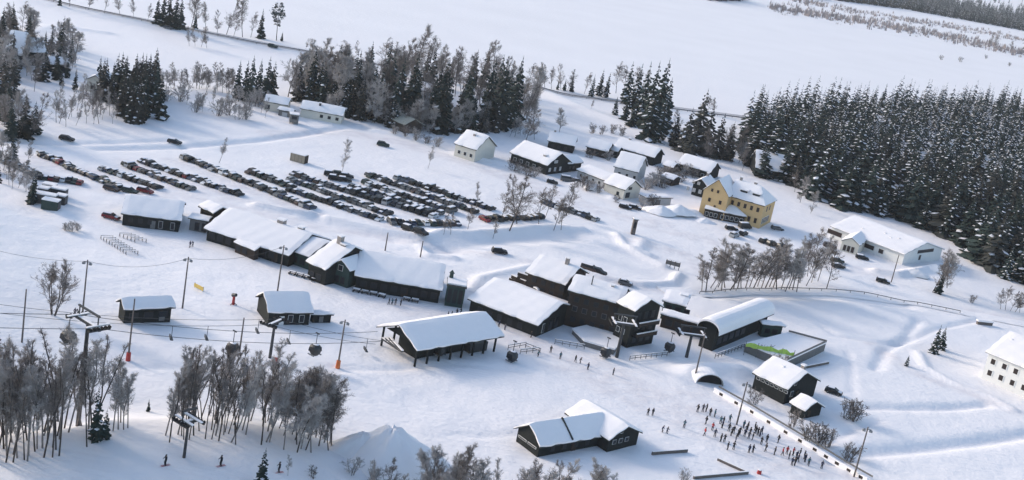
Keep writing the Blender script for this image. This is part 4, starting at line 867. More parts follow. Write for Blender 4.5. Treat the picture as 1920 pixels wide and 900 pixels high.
# pair the ends
if (T1[0] - S[0]).length + (T1[1] - S[1]).length > (T1[0] - S[1]).length + (T1[1] - S[0]).length: S = S[::-1]
GW = [wire('gondola_cable', T1[k], S[k], 1.6, .055, ['gondola cable on the far side between the tall tower and the open station', 'gondola cable on the near side between the tall tower and the open station'][k]) for k in (0, 1)]
dU = Vector((math.cos(dirg + math.pi), math.sin(dirg + math.pi), .25)) * 90
GU = [wire('gondola_cable', T1[k], T1[k] + dU, 2.0, .055, ['far gondola cable leaving the tall tower to the left', 'near gondola cable leaving the tall tower to the left'][k]) for k in (0, 1)]
def cabin_mesh():
    r = empty('gondola_cabin', (0, 0, 0)); mb = MB()
    prof = [(.55, -4.75), (.88, -4.2), (1.0, -3.5), (.95, -2.9), (.7, -2.55), (.3, -2.42)]
    n = 12
    vs = []; fs = []
    for rr, z in prof:
        for i in range(n):
            th = 2 * math.pi * i / n; c_, s_ = math.cos(th), math.sin(th); k = (abs(c_) ** 3.2 + abs(s_) ** 3.2) ** (-1 / 3.2); vs.append((rr * 1.05 * k * c_, rr * 1.25 * k * s_, z))
    for j in range(len(prof) - 1):
        for i in range(n): fs.append((j * n + i, j * n + (i + 1) % n, (j + 1) * n + (i + 1) % n, (j + 1) * n + i))
    fs.append(tuple(range(n - 1, -1, -1))); fs.append(tuple(range((len(prof) - 1) * n, len(prof) * n)))
    mb.add(vs, fs); mb.obj('shell', 'dark_steel', r, True)
    for s in (-1, 1):
        mb = MB(); mb.add([(s * 1.09, -.85, -3.9), (s * 1.09, .85, -3.9), (s * 1.03, .7, -2.95), (s * 1.03, -.7, -2.95)], [(0, 1, 2, 3)]); mb.add([(s * 1.13, -.85, -3.9), (s * 1.13, .85, -3.9), (s * 1.07, .7, -2.95), (s * 1.07, -.7, -2.95)], [(0, 1, 2, 3)]); mb.obj('window', 'glass', r)
        mb = MB(); mb.box(s * 1.0 - .12, -.9, -4.7, s * 1.0 + .12, .9, -4.5); mb.obj('ski_holder', 'steel', r)
    mb = MB(); mb.tube((0, 0, -2.45), (0, 0, 0), .09, .07, 6); mb.box(-.12, -.5, -.1, .12, .5, .12); mb.obj('hanger', 'dark_steel', r)
    mb = MB(); mb.sphere((0, 0, -2.42), .6, .75, .12, 10, 4); mb.obj('snow_cap', 'snow', r)
    return r
proto_c = cabin_mesh(); first = [True]
def put_cabin(p, label, rz):
    o = proto_c if first[0] else copy_tree(proto_c); first[0] = False
    o.location = p; o.rotation_euler = (0, 0, rz); tag(o, label, 'gondola', 'gondola cabins'); return o
def on_wire(fn, px):
    best = min((abs(proj(*fn(t / 200))[0] - px), t / 200) for t in range(201)); return fn(best[1])
put_cabin(on_wire(GW[1], 595), 'dark gondola cabin hanging alone left of the station, nearest the slope cabin', dirg)
put_cabin(on_wire(GW[1], 440), 'dark gondola cabin hanging above the right birch grove', dirg)
q = G0(137, 618, T1[1].z); put_cabin(Vector((T1[1].x - 1.2 * math.cos(dirg) , T1[1].y - 1.2 * math.sin(dirg), T1[1].z - .3)) , 'dark gondola cabin hanging at the tallest lift tower', dirg)
q = G0(836, 590, 7.0)
def place_cab(px, py, z, label): q = G0(px, py, z); put_cabin(Vector((q[0], q[1], z)), label, dirg)
place_cab(831, 628, 5.2, 'gondola cabin passing just under the front eave of the open station')
place_cab(966, 640, 4.95, 'gondola cabin parked on the snow at the right end of the open station')
place_cab(1262, 625, 5.4, 'round dark gondola cabin hanging right of the tall hotel')
place_cab(1142, 634, 4.95, 'gondola cabin standing at the foot of the tall hotel end block')
# right-hand lift: towers and cables
T2 = lift_tower((1156, 670), px_h((1156, 670), (1172, 608)), 3.2, R_(10), 'lift tower with broad snowy crossarms in front of the tall hotel end block')
T3 = lift_tower((1287, 670), px_h((1287, 670), (1297, 628)), 3.6, R_(10), 'short thick lift tower with crowded snowy sheaves by the barrel hall')
T4 = lift_tower((345, 858), px_h((345, 858), (357, 792)), 1.6, R_(55), 'slim lift tower on the foreground slope between the two birch groves', r_=.28)
T5 = lift_tower((506, 671), px_h((506, 671), (517, 606)), 2.4, R_(70), 'chairlift tower with snowy crossarm in front of the slope cabin', r_=.35, deck=False)
far = G0(-60, 590, 9.0); fr = Vector((far[0], far[1], 11.0))
CW = [wire('chairlift_cable', T5[k], fr + (T5[k] - (T5[0] + T5[1]) / 2), 1.5, .045, ['chairlift cable on one side running left past the lift hut', 'chairlift cable on the other side running left past the lift hut'][k]) for k in (0, 1)]
e5 = Gp(706, 668); CE = [wire('chairlift_cable', T5[k], Vector((e5.x, e5.y, 3.2)) + (T5[k] - (T5[0] + T5[1]) / 2) * .6, .5, .045, ['upper chairlift cable from its tower down to the gondola station', 'lower chairlift cable from its tower down to the gondola station'][k]) for k in (0, 1)]
def chair_proto():
    r = empty('lift_chair', (0, 0, 0)); mb = MB(); mb.tube((0, 0, 0), (0, 0, -2.2), .06, .06, 6); mb.obj('hanger', 'dark_steel', r)
    mb = MB(); mb.box(-1.0, -.25, -2.75, 1.0, .25, -2.62); mb.obj('seat', 'dark_steel', r); mb = MB(); mb.box(-1.0, .251, -2.7, 1.0, .36, -2.1); mb.obj('backrest', 'dark_steel', r); mb = MB(); mb.beam((-1.0, .1, -2.2), (1.0, .1, -2.2), .1, .1); mb.obj('bar', 'dark_steel', r)
    return r
cpz = chair_proto(); fc = True
for fn, px, lb in [(CW[0], 323, 'empty lift chair hanging just right of the lift hut'), (CW[0], 390, 'empty lift chair hanging between the lift hut and the slope cabin'), (CW[1], 487, 'empty lift chair hanging left of the chairlift tower'), (CE[0], 545, 'empty lift chair hanging right of the chairlift tower'), (CE[1], 690, 'empty lift chair low over the snow left of the gondola station')]:
    o = cpz if fc else copy_tree(cpz); fc = False; o.location = on_wire(fn, px); o.rotation_euler = (0, 0, dirg + R_(60)); tag(o, lb, 'chair', 'chairs of the chairlift')
pa, pb, pc = [Gp(*p) for p in ((155, 585), (342, 578), (520, 548))]
ha, hb, hc = [px_h(*k) - .3 for k in (((155, 585), (163, 487)), ((342, 578), (354, 482)), ((520, 548), (533, 460)))]
V = lambda g, h: Vector((g.x, g.y, g.z + h))
wire('power_line', V(pa, ha), V(pb, hb), 1.6, .035, 'thin line strung between the two tall light poles either side of the lift hut')
wire('power_line', V(pb, hb), V(pc, hc), 1.4, .035, 'thin line strung from the lift hut pole to the pole before the big lodge')
wire('power_line', V(pa, ha), V(Gp(-80, 560), ha + 1), 1.2, .035, 'thin line leaving the picture on the left from the tall light pole')

# ------------------------------------------------------------------ trees
def spruce_meshes(seed, h, R, snow_p, light=False):
    rr = random.Random(seed); tr, cr_, sn = MB(), MB(), MB()
    tr.tube((0, 0, -.5), (0, 0, h * .9), h * .013 + .06, .03, 5)
    nt = 12 if light else 18; ts = h / nt; z0 = h * rr.uniform(.03, .10)
    for k in range(nt):
        f = k / (nt - 1); z = z0 + (h - z0) * (f ** .92) * .985
        r = R * ((1 - f) ** .85) * rr.uniform(.85, 1.1) + .12; nb = max(4, int((6 if light else 9) * (1 - f * .55))); zk = z
        ph = rr.random() * 6.28
        for i in range(nb):
            th = ph + 6.283 * i / nb + rr.uniform(-.35, .35); L = r * rr.uniform(.55, 1.2); c, s = math.cos(th), math.sin(th); z = zk + rr.uniform(-.55, .55) * ts * (f < .93)
            dz = -L * rr.uniform(.25, .5); wd = L * rr.uniform(.28, .42); px_, py_ = -s, c
            def P(t, sd, zz): return (c * L * t + px_ * sd, s * L * t + py_ * sd, z + zz)
            A = P(.05, 0, .12 * L); B_ = P(.55, 0, dz * .35); C_ = P(1, 0, dz * .85)
            bl, br = P(.5, wd, dz * .65 - .12), P(.5, -wd, dz * .65 - .12); dl, dr = P(.86, wd * .55, dz * .95 - .1), P(.86, -wd * .55, dz * .95 - .1)
            cr_.add([A, B_, C_, bl, br, dl, dr], [(0, 3, 1), (0, 1, 4), (1, 3, 5), (1, 5, 2), (1, 2, 6), (1, 6, 4)])
            if not light:   # hanging fringe
                e1, e2 = P(.45, wd * .5, dz * .9 - .45), P(.8, -wd * .3, dz * 1.15 - .4)
                cr_.add([B_, C_, e2, e1, bl], [(0, 1, 2), (0, 2, 3), (4, 0, 3)])
            if rr.random() < snow_p:
                t0 = rr.uniform(.15, .45); k2 = rr.uniform(.5, 1.15); lf = .12
                q = [P(t0, 0, dz * t0 * .6 + lf), P(.72, wd * k2 * .8, dz * .62 + lf * .6), P(.98, 0, dz * .83 + lf), P(.72, -wd * k2 * .8, dz * .62 + lf * .6), P(.7, 0, dz * .52 + lf * 1.9)]
                sn.add(q, [(0, 4, 1), (1, 4, 2), (2, 4, 3), (3, 4, 0)])
    cr_.tube((0, 0, h * .93), (0, 0, h * 1.02), .10, .02, 4)
    return tr, cr_, sn
def decid_meshes(seed, h, R, stems=1, up=.5, dens=1.0, twig_r=.028, start=.25, spray=1.0):
    rr = random.Random(seed); tr, tw = MB(), MB()
    def branch(p, d, L, r, lev):
        n = 3 if lev < 2 else 2; pts = [p]; q = Vector(p); dd = Vector(d)
        for i in range(n):
            dd = (dd + Vector((rr.gauss(0, .12), rr.gauss(0, .12), .10 * up))).normalized(); q = q + dd * L / n; pts.append(q.copy())
        for i in range(n):
            r0, r1 = r * (1 - i / n * .6), r * (1 - (i + 1) / n * .6)
            (tr if lev == 0 else tw).tube(pts[i], pts[i + 1], max(r0, twig_r), max(r1, twig_r * .8), 5 if lev == 0 else 3, cap=False)
        if lev >= 1:
            for i in range(int((0, 9, 6, 4)[lev] * spray)):
                t = rr.uniform(.1, 1); k = min(n - 1, int(t * n)); o = pts[k].lerp(pts[k + 1], t * n - k)
                e = Vector((rr.gauss(0, 1), rr.gauss(0, 1), rr.gauss(.5 * up, .8))).normalized() * rr.uniform(.4, 1.1) * (h / 18) ** .5; a = e.orthogonal().normalized() * rr.uniform(.012, .024)
                if rr.random() < .5: a = e.cross(a).normalized() * a.length
                tw.add([o - a, o + a, o + e], [(0, 1, 2)])
        if lev >= 3: return
        m_ = int((22, 8, 4)[lev] * dens * rr.uniform(.8, 1.2))
        for i in range(m_):
            t = rr.uniform(start if lev == 0 else .15, 1); k = min(n - 1, int(t * n)); o = pts[k].lerp(pts[k + 1], t * n - k)
            ax = (pts[k + 1] - pts[k]).normalized(); a = ax.orthogonal().normalized(); b = ax.cross(a); th = rr.uniform(0, 6.283)
            sp_ = rr.uniform(.55, 1.0) * (1.15 - .5 * up)
            nd = (ax * math.cos(sp_) + (a * math.cos(th) + b * math.sin(th)) * math.sin(sp_) + Vector((0, 0, .15 * up))).normalized()
            if lev == 0: nl = R * rr.uniform(.6, 1.1) * (1.15 - .75 * max(0, (t - .45) / .55)) * (.55 + .45 * min(1, (t - start + .12) / .3))
            else: nl = L * rr.uniform(.3, .55)
            branch(o, nd, nl, max(twig_r, r * (.34 if lev == 0 else .45)), lev + 1)
    for s in range(stems):
        an = 6.283 * s / stems + rr.random(); lean = 0 if stems == 1 else rr.uniform(.08, .28)
        branch(Vector((math.cos(an) * .3 * (stems > 1), math.sin(an) * .3 * (stems > 1), -.4)), Vector((math.cos(an) * lean, math.sin(an) * lean, 1)).normalized(), h * (1 if s == 0 else rr.uniform(.75, .97)), h * .0082 + .03, 0)
    return tr, tw
def pine_meshes(seed, h, R):
    rr = random.Random(seed); tr, cr_, sn = MB(), MB(), MB(); tr.tube((0, 0, -.4), (0, 0, h * .95), .22, .06, 6)
    for k in range(46):
        z = h * rr.uniform(.42, 1.0); th = rr.uniform(0, 6.28); r = R * rr.uniform(.3, 1) * (1.1 - .6 * abs(z / h - .72) / .3); p = Vector((math.cos(th) * r, math.sin(th) * r, z + r * .15))
        tr.tube((0, 0, z - .3), p, .06, .03, 3)
        for j in range(9):
            o = p + Vector((rr.gauss(0, .5), rr.gauss(0, .5), rr.gauss(0, .3))); s_ = rr.uniform(.35, .7); a = Vector((rr.gauss(0, 1), rr.gauss(0, 1), rr.gauss(0, .4))).normalized() * s_; b = a.orthogonal().normalized() * s_ * .6
            cr_.add([o - a, o + b, o + a, o - b], [(0, 1, 2, 3)])
            if rr.random() < .35: sn.add([o - a * .7 + Vector((0, 0, .12)), o + Vector((.2, .25, .14)), o + a * .7 + Vector((0, 0, .12)), o + Vector((-.2, -.25, .14))], [(0, 1, 2, 3)])
    return tr, cr_, sn
LIB = {}
def lib(kind, n, fn):
    LIB[kind] = []
    for i in range(n):
        parts = fn(i); LIB[kind].append([(nm, mb.mesh(kind + '_' + nm, m)) for nm, mb, m in parts if mb.v])
def L3(t, m=('bark', 'needles', 'tree_snow')): return [('trunk', t[0], m[0]), ('crown', t[1], m[1]), ('snow_load', t[2], m[2])]
def L2(t, m): return [('trunk', t[0], m[0]), ('crown', t[1], m[1])]
lib('spruce', 5, lambda i: L3(spruce_meshes(10 + i, 20, 3.4 + .25 * i, .10)))
lib('snowy_spruce', 6, lambda i: L3(spruce_meshes(30 + i, 20, 3.0 + .25 * i, (.3, .42, .22, .5, .35, .28)[i])))
lib('brown_spruce', 3, lambda i: L3(spruce_meshes(50 + i, 20, 4.3, .08), ('bark', 'needles_brown', 'tree_snow')))
lib('pine', 1, lambda i: L3(pine_meshes(5, 18, 3.4)))
lib('birch', 6, lambda i: L2(decid_meshes(100 + i, 18, 4.6, 1, .4, 1.15, .026, .22, .8), ('bark', 'twig')))
lib('grove_birch', 6, lambda i: L2(decid_meshes(200 + i, 18, 2.5, 1, .8, .75, .024, .38, .6), ('bark', 'twig')))
lib('pale_birch', 4, lambda i: L2(decid_meshes(120 + i, 14, 2.8, 1, .7, .9, .030), ('birch_bark', 'twig_frost')))
lib('frosted_tree', 4, lambda i: L2(decid_meshes(140 + i, 12, 3.4, 1, .4, 1.1, .034, .12), ('bark', 'twig_frost')))
lib('broad_tree', 2, lambda i: L2(decid_meshes(160 + i, 12, 3.6, 4, .6, .75, .026, .15), ('bark', 'twig')))
lib('bush', 3, lambda i: L2(decid_meshes(180 + i, 4, 1.6, 6, .4, .35, .024, .05), ('bark', 'twig')))
lib('frosted_bush', 3, lambda i: L2(decid_meshes(190 + i, 4, 1.8, 5, .3, .4, .03, .05), ('bark', 'twig_frost')))
LH = dict(grove_birch=18, spruce=20, snowy_spruce=20, brown_spruce=20, pine=18, birch=18, pale_birch=14, frosted_tree=12, broad_tree=12, bush=4, frosted_bush=4)
NAME = dict(grove_birch='bare_birch', spruce='spruce', snowy_spruce='snowy_spruce', brown_spruce='brown_spruce', pine='pine', birch='bare_birch', pale_birch='pale_birch', frosted_tree='frosted_tree', broad_tree='broad_tree', bush='bush', frosted_bush='frosted_bush')
ADJ = dict(grove_birch='thin bare birch', spruce='dark green spruce', snowy_spruce='snow-laden spruce', brown_spruce='broad brownish spruce', pine='tall pine', birch='bare brown birch', pale_birch='pale slender birch', frosted_tree='frost-covered bare tree', broad_tree='round bare tree', bush='bare bush', frosted_bush='frosted bush')
WOODY = dict(bush='bush', frosted_bush='bush')
tr_rnd = random.Random(99)
def tree_at(kind, x, y, h, wide=1.0):
    var = tr_rnd.choice(LIB[kind]); r = empty(NAME[kind], (x, y, hz1(x, y) - .1), tr_rnd.uniform(0, 6.28)); k = h / LH[kind]
    r.scale = (k * wide, k * wide, k); r.rotation_euler = (tr_rnd.gauss(0, .02), tr_rnd.gauss(0, .02), r.rotation_euler[2])
    for nm, me in var: link(nm, me, r)
    return r
def label_trees(trees, where, group):
    ks = {}
    for k, o in trees: ks.setdefault(k, []).append(o)
    for k, os_ in ks.items():
        os_.sort(key=lambda o: proj(*o.location)[0])
        for i, o in enumerate(os_):
            if len(os_) == 1: lb = 'single %s %s' % (ADJ[k], where)
            else: lb = '%s, %s from the left %s' % (ADJ[k], ordw(i + 1), where)
            tag(o, lb, WOODY.get(k, 'tree'), group)
def trees_px(where, group, items):
    out = []
    for it in items:
        k, px, py, hp = it[:4]; g = Gp(px, py); h = hp / pxm(g.x, g.y); out.append((k, tree_at(k, g.x, g.y, h, it[4] if len(it) > 4 else 1.0)))
    label_trees(out, where, group); return out
def inside(p, poly):
    c = False; n = len(poly)
    for i in range(n):
        a, b = poly[i], poly[(i + 1) % n]
        if (a[1] > p[1]) != (b[1] > p[1]) and p[0] < (b[0] - a[0]) * (p[1] - a[1]) / (b[1] - a[1]) + a[0]: c = not c
    return c
def scatter_px(poly, n, mind=8, seed=0):
    rr = random.Random(seed); xs = [p[0] for p in poly]; ys = [p[1] for p in poly]; out = []; t = 0
    while len(out) < n and t < 6000:
        t += 1; p = (rr.uniform(min(xs), max(xs)), rr.uniform(min(ys), max(ys)))
        if inside(p, poly) and all(abs(p[0] - q[0]) + 1.6 * abs(p[1] - q[1]) > mind for q in out): out.append(p)
    return out
def clump(where, group, poly, n, kinds, hr, mind=8, seed=0):
    rr = random.Random(seed + 1000); out = []
    for p in scatter_px(poly, n, mind, seed):
        k = rr.choice(kinds); g = Gp(*p); out.append((k, tree_at(k, g.x, g.y, rr.uniform(*hr))))
    label_trees(out, where, group); return out
# far road row, top left
trees_px('by the top-left road', 'trees by the far road', [('birch', x, y, h, .9) for x, y, h in
    [(130, 12, 36), (165, 18, 42), (195, 24, 46), (225, 28, 44), (250, 34, 34), (276, 40, 32), (358, 52, 74), (370, 54, 62), (385, 57, 48), (407, 64, 44), (424, 66, 66), (438, 68, 44), (455, 70, 74), (470, 70, 46), (355, 86, 34), (366, 87, 36), (377, 88, 36), (388, 90, 36), (573, 92, 20), (668, 106, 30), (697, 112, 18)]]
    + [('spruce', x, y, h) for x, y, h in [(112, 10, 24), (294, 44, 52), (304, 47, 60), (315, 50, 66), (326, 52, 62), (338, 54, 60), (365, 55, 30), (488, 72, 54), (528, 77, 18)]] + [('pine', 518, 76, 66)])
# middle belt
clump('in the long belt', 'trees of the long belt', [(500, 180), (640, 168), (720, 205), (830, 232), (965, 236), (968, 248), (830, 250), (700, 236), (600, 205)], 85, ['spruce', 'snowy_spruce', 'brown_spruce', 'birch', 'frosted_tree'], (11, 23), 6, 1)
clump('at the back of the belt', 'birches of the long belt', [(560, 158), (740, 142), (965, 168), (965, 222), (740, 200), (566, 180)], 75, ['birch', 'birch', 'pale_birch', 'spruce'], (13, 22), 7, 2)
clump('along the front of the belt', 'frosted trees of the belt', [(600, 205), (690, 232), (800, 252), (960, 252), (985, 240), (985, 262), (880, 250), (800, 242)], 30, ['frosted_tree', 'frosted_tree', 'birch'], (7, 12), 9, 3)
trees_px('among the tallest of the belt', 'tall trees of the belt', [('spruce', 725, 205, 112), ('spruce', 742, 225, 116), ('spruce', 765, 232, 128), ('spruce', 822, 248, 135), ('spruce', 873, 246, 120), ('spruce', 908, 240, 128), ('spruce', 930, 240, 130), ('spruce', 956, 236, 128), ('birch', 770, 160, 108), ('birch', 748, 168, 92), ('birch', 800, 170, 95), ('birch', 900, 165, 82), ('birch', 925, 168, 84)])
trees_px('left of the far houses', 'spruces left of the belt', [('spruce', x, y, h) for x, y, h in [(444, 184, 70), (457, 187, 72), (470, 190, 84), (482, 190, 78), (497, 190, 82), (508, 188, 72), (600, 180, 50), (686, 185, 66)]])
clump('in the strip left of the belt', 'bare trees left of the belt', [(305, 162), (430, 160), (440, 178), (310, 176)], 26, ['birch', 'frosted_tree'], (7, 10), 7, 4)
clump('in the pale brush strip', 'pale brush trees', [(310, 188), (500, 190), (500, 222), (420, 226), (320, 205)], 22, ['pale_birch', 'frosted_bush'], (4, 8), 11, 5)
clump('right of the long belt', 'thin birches right of the belt', [(962, 180), (1010, 190), (1005, 245), (965, 240)], 12, ['birch', 'pale_birch', 'frosted_tree'], (13, 20), 7, 6)
trees_px('by the far road, right part', 'trees by the far road right', [('birch', x, y, h) for x, y, h in [(990, 162, 42), (1005, 164, 40), (1022, 166, 46), (1034, 168, 40), (1052, 168, 44), (1064, 170, 40), (1095, 176, 40), (1130, 184, 22), (1108, 205, 16), (1155, 175, 56), (1168, 176, 50), (1190, 190, 60), (1205, 190, 56)]] + [('spruce', 1045, 168, 20), ('spruce', 1071, 172, 34), ('spruce', 1058, 170, 22)])
trees_px('in the snowy spruce stand', 'spruce stand', [('snowy_spruce', x, y, h, 1.15) for x, y, h in [(1108, 182, 42), (1122, 180, 50), (1135, 182, 46), (1172, 195, 78), (1186, 205, 84), (1200, 226, 108), (1212, 240, 122), (1228, 246, 132), (1242, 240, 92), (1213, 262, 96), (1235, 265, 90), (1152, 215, 34), (1170, 226, 56), (1184, 236, 62)]])
trees_px('above the village roofs', 'big dark trees above the village', [('brown_spruce', x, y, h, 1.2) for x, y, h in [(1262, 275, 62), (1282, 284, 82), (1302, 280, 112), (1320, 290, 92), (1340, 296, 84), (1360, 300, 72), (1290, 296, 70)]] + [('birch', x, y, h, 1.1) for x, y, h in [(1270, 262, 50), (1312, 210, 30), (1326, 212, 32), (1338, 214, 28), (1350, 300, 66), (1372, 305, 70), (1330, 305, 62)]])
# left side mass
clump('in the left-edge wood', 'trees of the left wood', [(-20, 60), (30, 60), (30, 250), (70, 255), (60, 262), (-30, 262)], 48, ['spruce', 'brown_spruce', 'frosted_tree', 'birch'], (9, 16), 8, 7)
clump('around the top-left houses', 'trees around the top left houses', [(-10, 50), (70, 55), (150, 100), (150, 130), (60, 190), (40, 130), (0, 110)], 52, ['frosted_tree', 'birch', 'spruce', 'frosted_tree'], (7, 14), 8, 8)
trees_px('by the greenish-roofed house', 'spruces by the greenish roof', [('spruce', 132, 118, 52), ('spruce', 118, 92, 28), ('snowy_spruce', 82, 152, 66, 1.2), ('spruce', 45, 258, 82, 1.2), ('spruce', 62, 252, 62, 1.2), ('spruce', 20, 262, 70, 1.2), ('spruce', 140, 168, 40), ('spruce', 115, 160, 34)])
clump('in the dense clump', 'dense spruce clump', [(182, 172), (285, 168), (300, 225), (285, 234), (245, 234), (200, 200)], 58, ['spruce', 'brown_spruce', 'brown_spruce'], (10.5, 17), 5, 9)
clump('below the dense clump', 'thin trees below the clump', [(85, 205), (170, 195), (240, 222), (240, 236), (90, 240)], 24, ['pale_birch', 'birch'], (6, 11), 8, 10)
clump('in the leftmost hedge', 'hedge trees at the left', [(-20, 300), (25, 300), (40, 330), (62, 350), (62, 385), (20, 360), (-20, 350)], 20, ['frosted_tree', 'frosted_tree', 'birch', 'spruce'], (5, 9), 9, 11)
trees_px('alone around the parking', 'lone trees around the parking', [('pale_birch', 410, 306, 48), ('pale_birch', 802, 316, 42), ('pale_birch', 893, 390, 48), ('pale_birch', 30, 300, 40), ('pale_birch', 50, 310, 48)])
trees_px('among the parked cars', 'frosted column tree', [('frosted_tree', 642, 322, 60, .65)])
trees_px('at the right parking end', 'bare trees at the parking end', [('birch', 955, 432, 100, 1.35), ('birch', 970, 420, 84, 1.2), ('birch', 938, 415, 60), ('birch', 1010, 420, 66), ('birch', 1022, 408, 62), ('birch', 1038, 432, 62, 1.1), ('birch', 1062, 405, 70), ('birch', 1052, 432, 60), ('birch', 845, 440, 42), ('birch', 877, 430, 46), ('birch', 832, 440, 36), ('birch', 924, 448, 40)])
trees_px('beside the village houses', 'trees among the village houses', [('spruce', 872, 292, 32, 1.2), ('spruce', 881, 293, 34, 1.2), ('spruce', 891, 292, 30, 1.2), ('frosted_tree', 1048, 252, 48, .9), ('birch', 985, 266, 60, 1.2), ('birch', 1002, 262, 44, 1.2), ('frosted_bush', 905, 290, 26), ('frosted_bush', 1235, 350, 26, 1.4), ('frosted_bush', 1210, 356, 26, 1.3), ('frosted_bush', 1192, 338, 22), ('bush', 1100, 358, 22), ('bush', 1122, 362, 20), ('frosted_bush', 1258, 322, 18), ('bush', 1155, 380, 16), ('frosted_tree', 1385, 306, 40), ('birch', 1392, 320, 44), ('frosted_tree', 1500, 380, 46), ('frosted_tree', 1520, 400, 40), ('birch', 1475, 340, 46), ('birch', 1490, 360, 40), ('bush', 1110, 250, 20), ('bush', 1128, 252, 18), ('bush', 1148, 250, 20), ('bush', 1165, 254, 20)] + [(('bush', 'frosted_bush')[i % 2], x, y, 17 + 3 * (i % 3), 1.4) for i, (x, y) in enumerate([(1236, 326), (1246, 330), (1256, 334), (1266, 338), (1276, 341), (1228, 346), (1242, 352), (1220, 352), (962, 320), (974, 324), (988, 329), (1000, 332), (1105, 296), (1140, 300), (1092, 350), (1112, 356), (1268, 322), (1284, 328), (1300, 333), (1205, 388), (1222, 386), (740, 250), (760, 255), (780, 262), (800, 268), (820, 274)])])
trees_px('in the row below the hotel', 'birch row below the yellow hotel', [(('pale_birch', 'birch', 'pale_birch')[i % 3], 1316 + i * 7.4, 547 - 5 * math.sin(i / 24 * 3.1) + rnd.uniform(-6, 3), rnd.uniform(60, 96), 1.4) for i in range(25)])
clump('in front of the white hall', 'bare trees before the white hall', [(1496, 500), (1548, 505), (1550, 545), (1500, 540)], 9, ['birch', 'pale_birch'], (11, 16), 9, 12)
trees_px('right of the white hall', 'trees right of the white hall', [('birch', 1748, 548, 62, 1.2), ('frosted_tree', 1762, 545, 78), ('birch', 1776, 540, 70, 1.2), ('spruce', 1758, 550, 46), ('bush', 1822, 568, 18)])
trees_px('at the right edge', 'shrubs at the right edge', [('birch', 1876 + i * 9, 580 + i * 1.5, 38 + 6 * (i % 2), 1.1) for i in range(6)])
trees_px('on the open right field', 'lone spruces on the open snow', [('snowy_spruce', 1750, 662, 56, 1.25), ('snowy_spruce', 1764, 655, 44, 1.2), ('snowy_spruce', 1699, 686, 22, 1.3)])
trees_px('along the barrier', 'bushes by the barrier', [('bush', 1600, 788, 46, 1.2), ('bush', 1586, 784, 36, 1.2), ('bush', 1412, 758, 34), ('bush', 1485, 800, 36), ('bush', 1512, 828, 42, 1.2), ('bush', 1535, 832, 46, 1.2), ('bush', 1552, 838, 38), ('bush', 1590, 866, 44, 1.1), ('bush', 1432, 672, 30), ('bush', 1450, 690, 30), ('bush', 1468, 690, 26), ('frosted_bush', 134, 434, 20, 1.3), ('frosted_bush', 122, 432, 16, 1.2), ('frosted_bush', 145, 432, 16, 1.2)])
trees_px('left of the lift hut', 'round tree on the slope', [('broad_tree', 100, 591, 102)])
# foreground groves
clump('in the left foreground grove', 'left birch grove', [(-40, 880), (-40, 800), (60, 790), (210, 790), (205, 815), (150, 850), (60, 868)], 66, ['grove_birch', 'grove_birch', 'pale_birch'], (13, 18), 9, 13)
trees_px('right of the left grove', 'pale birches of the left grove', [('pale_birch', x, y, h) for x, y, h in [(212, 808, 130), (222, 806, 124), (232, 806, 120), (240, 804, 112), (226, 798, 130)]] + [('spruce', 180, 826, 104), ('spruce', 195, 822, 60), ('spruce', -12, 700, 96)])
clump('in the right foreground grove', 'right birch grove', [(296, 806), (330, 780), (430, 770), (510, 790), (520, 832), (480, 838), (400, 832), (320, 832)], 64, ['grove_birch', 'grove_birch', 'pale_birch'], (10.5, 15), 8, 14)
clump('in the grove by the mound', 'frosted grove by the mound', [(520, 800), (590, 805), (632, 845), (600, 852), (530, 848)], 24, ['pale_birch', 'birch', 'frosted_tree'], (10, 13.5), 11, 15)
clump('along the bottom edge', 'bottom edge trees', [(700, 960), (830, 940), (1000, 960), (1140, 965), (1150, 1010), (720, 1000)], 34, ['birch', 'frosted_tree', 'birch', 'pale_birch'], (9, 12.5), 14, 16)
trees_px('near the bottom edge', 'small trees at the bottom edge', [('spruce', 487, 912, 78, 1.2), ('pale_birch', 850, 935, 110), ('pale_birch', 540, 892, 44), ('bush', 585, 895, 24), ('frosted_bush', 660, 890, 36), ('frosted_bush', 700, 905, 36), ('frosted_bush', 1280, 906, 30), ('spruce', 278, 772, 26)])
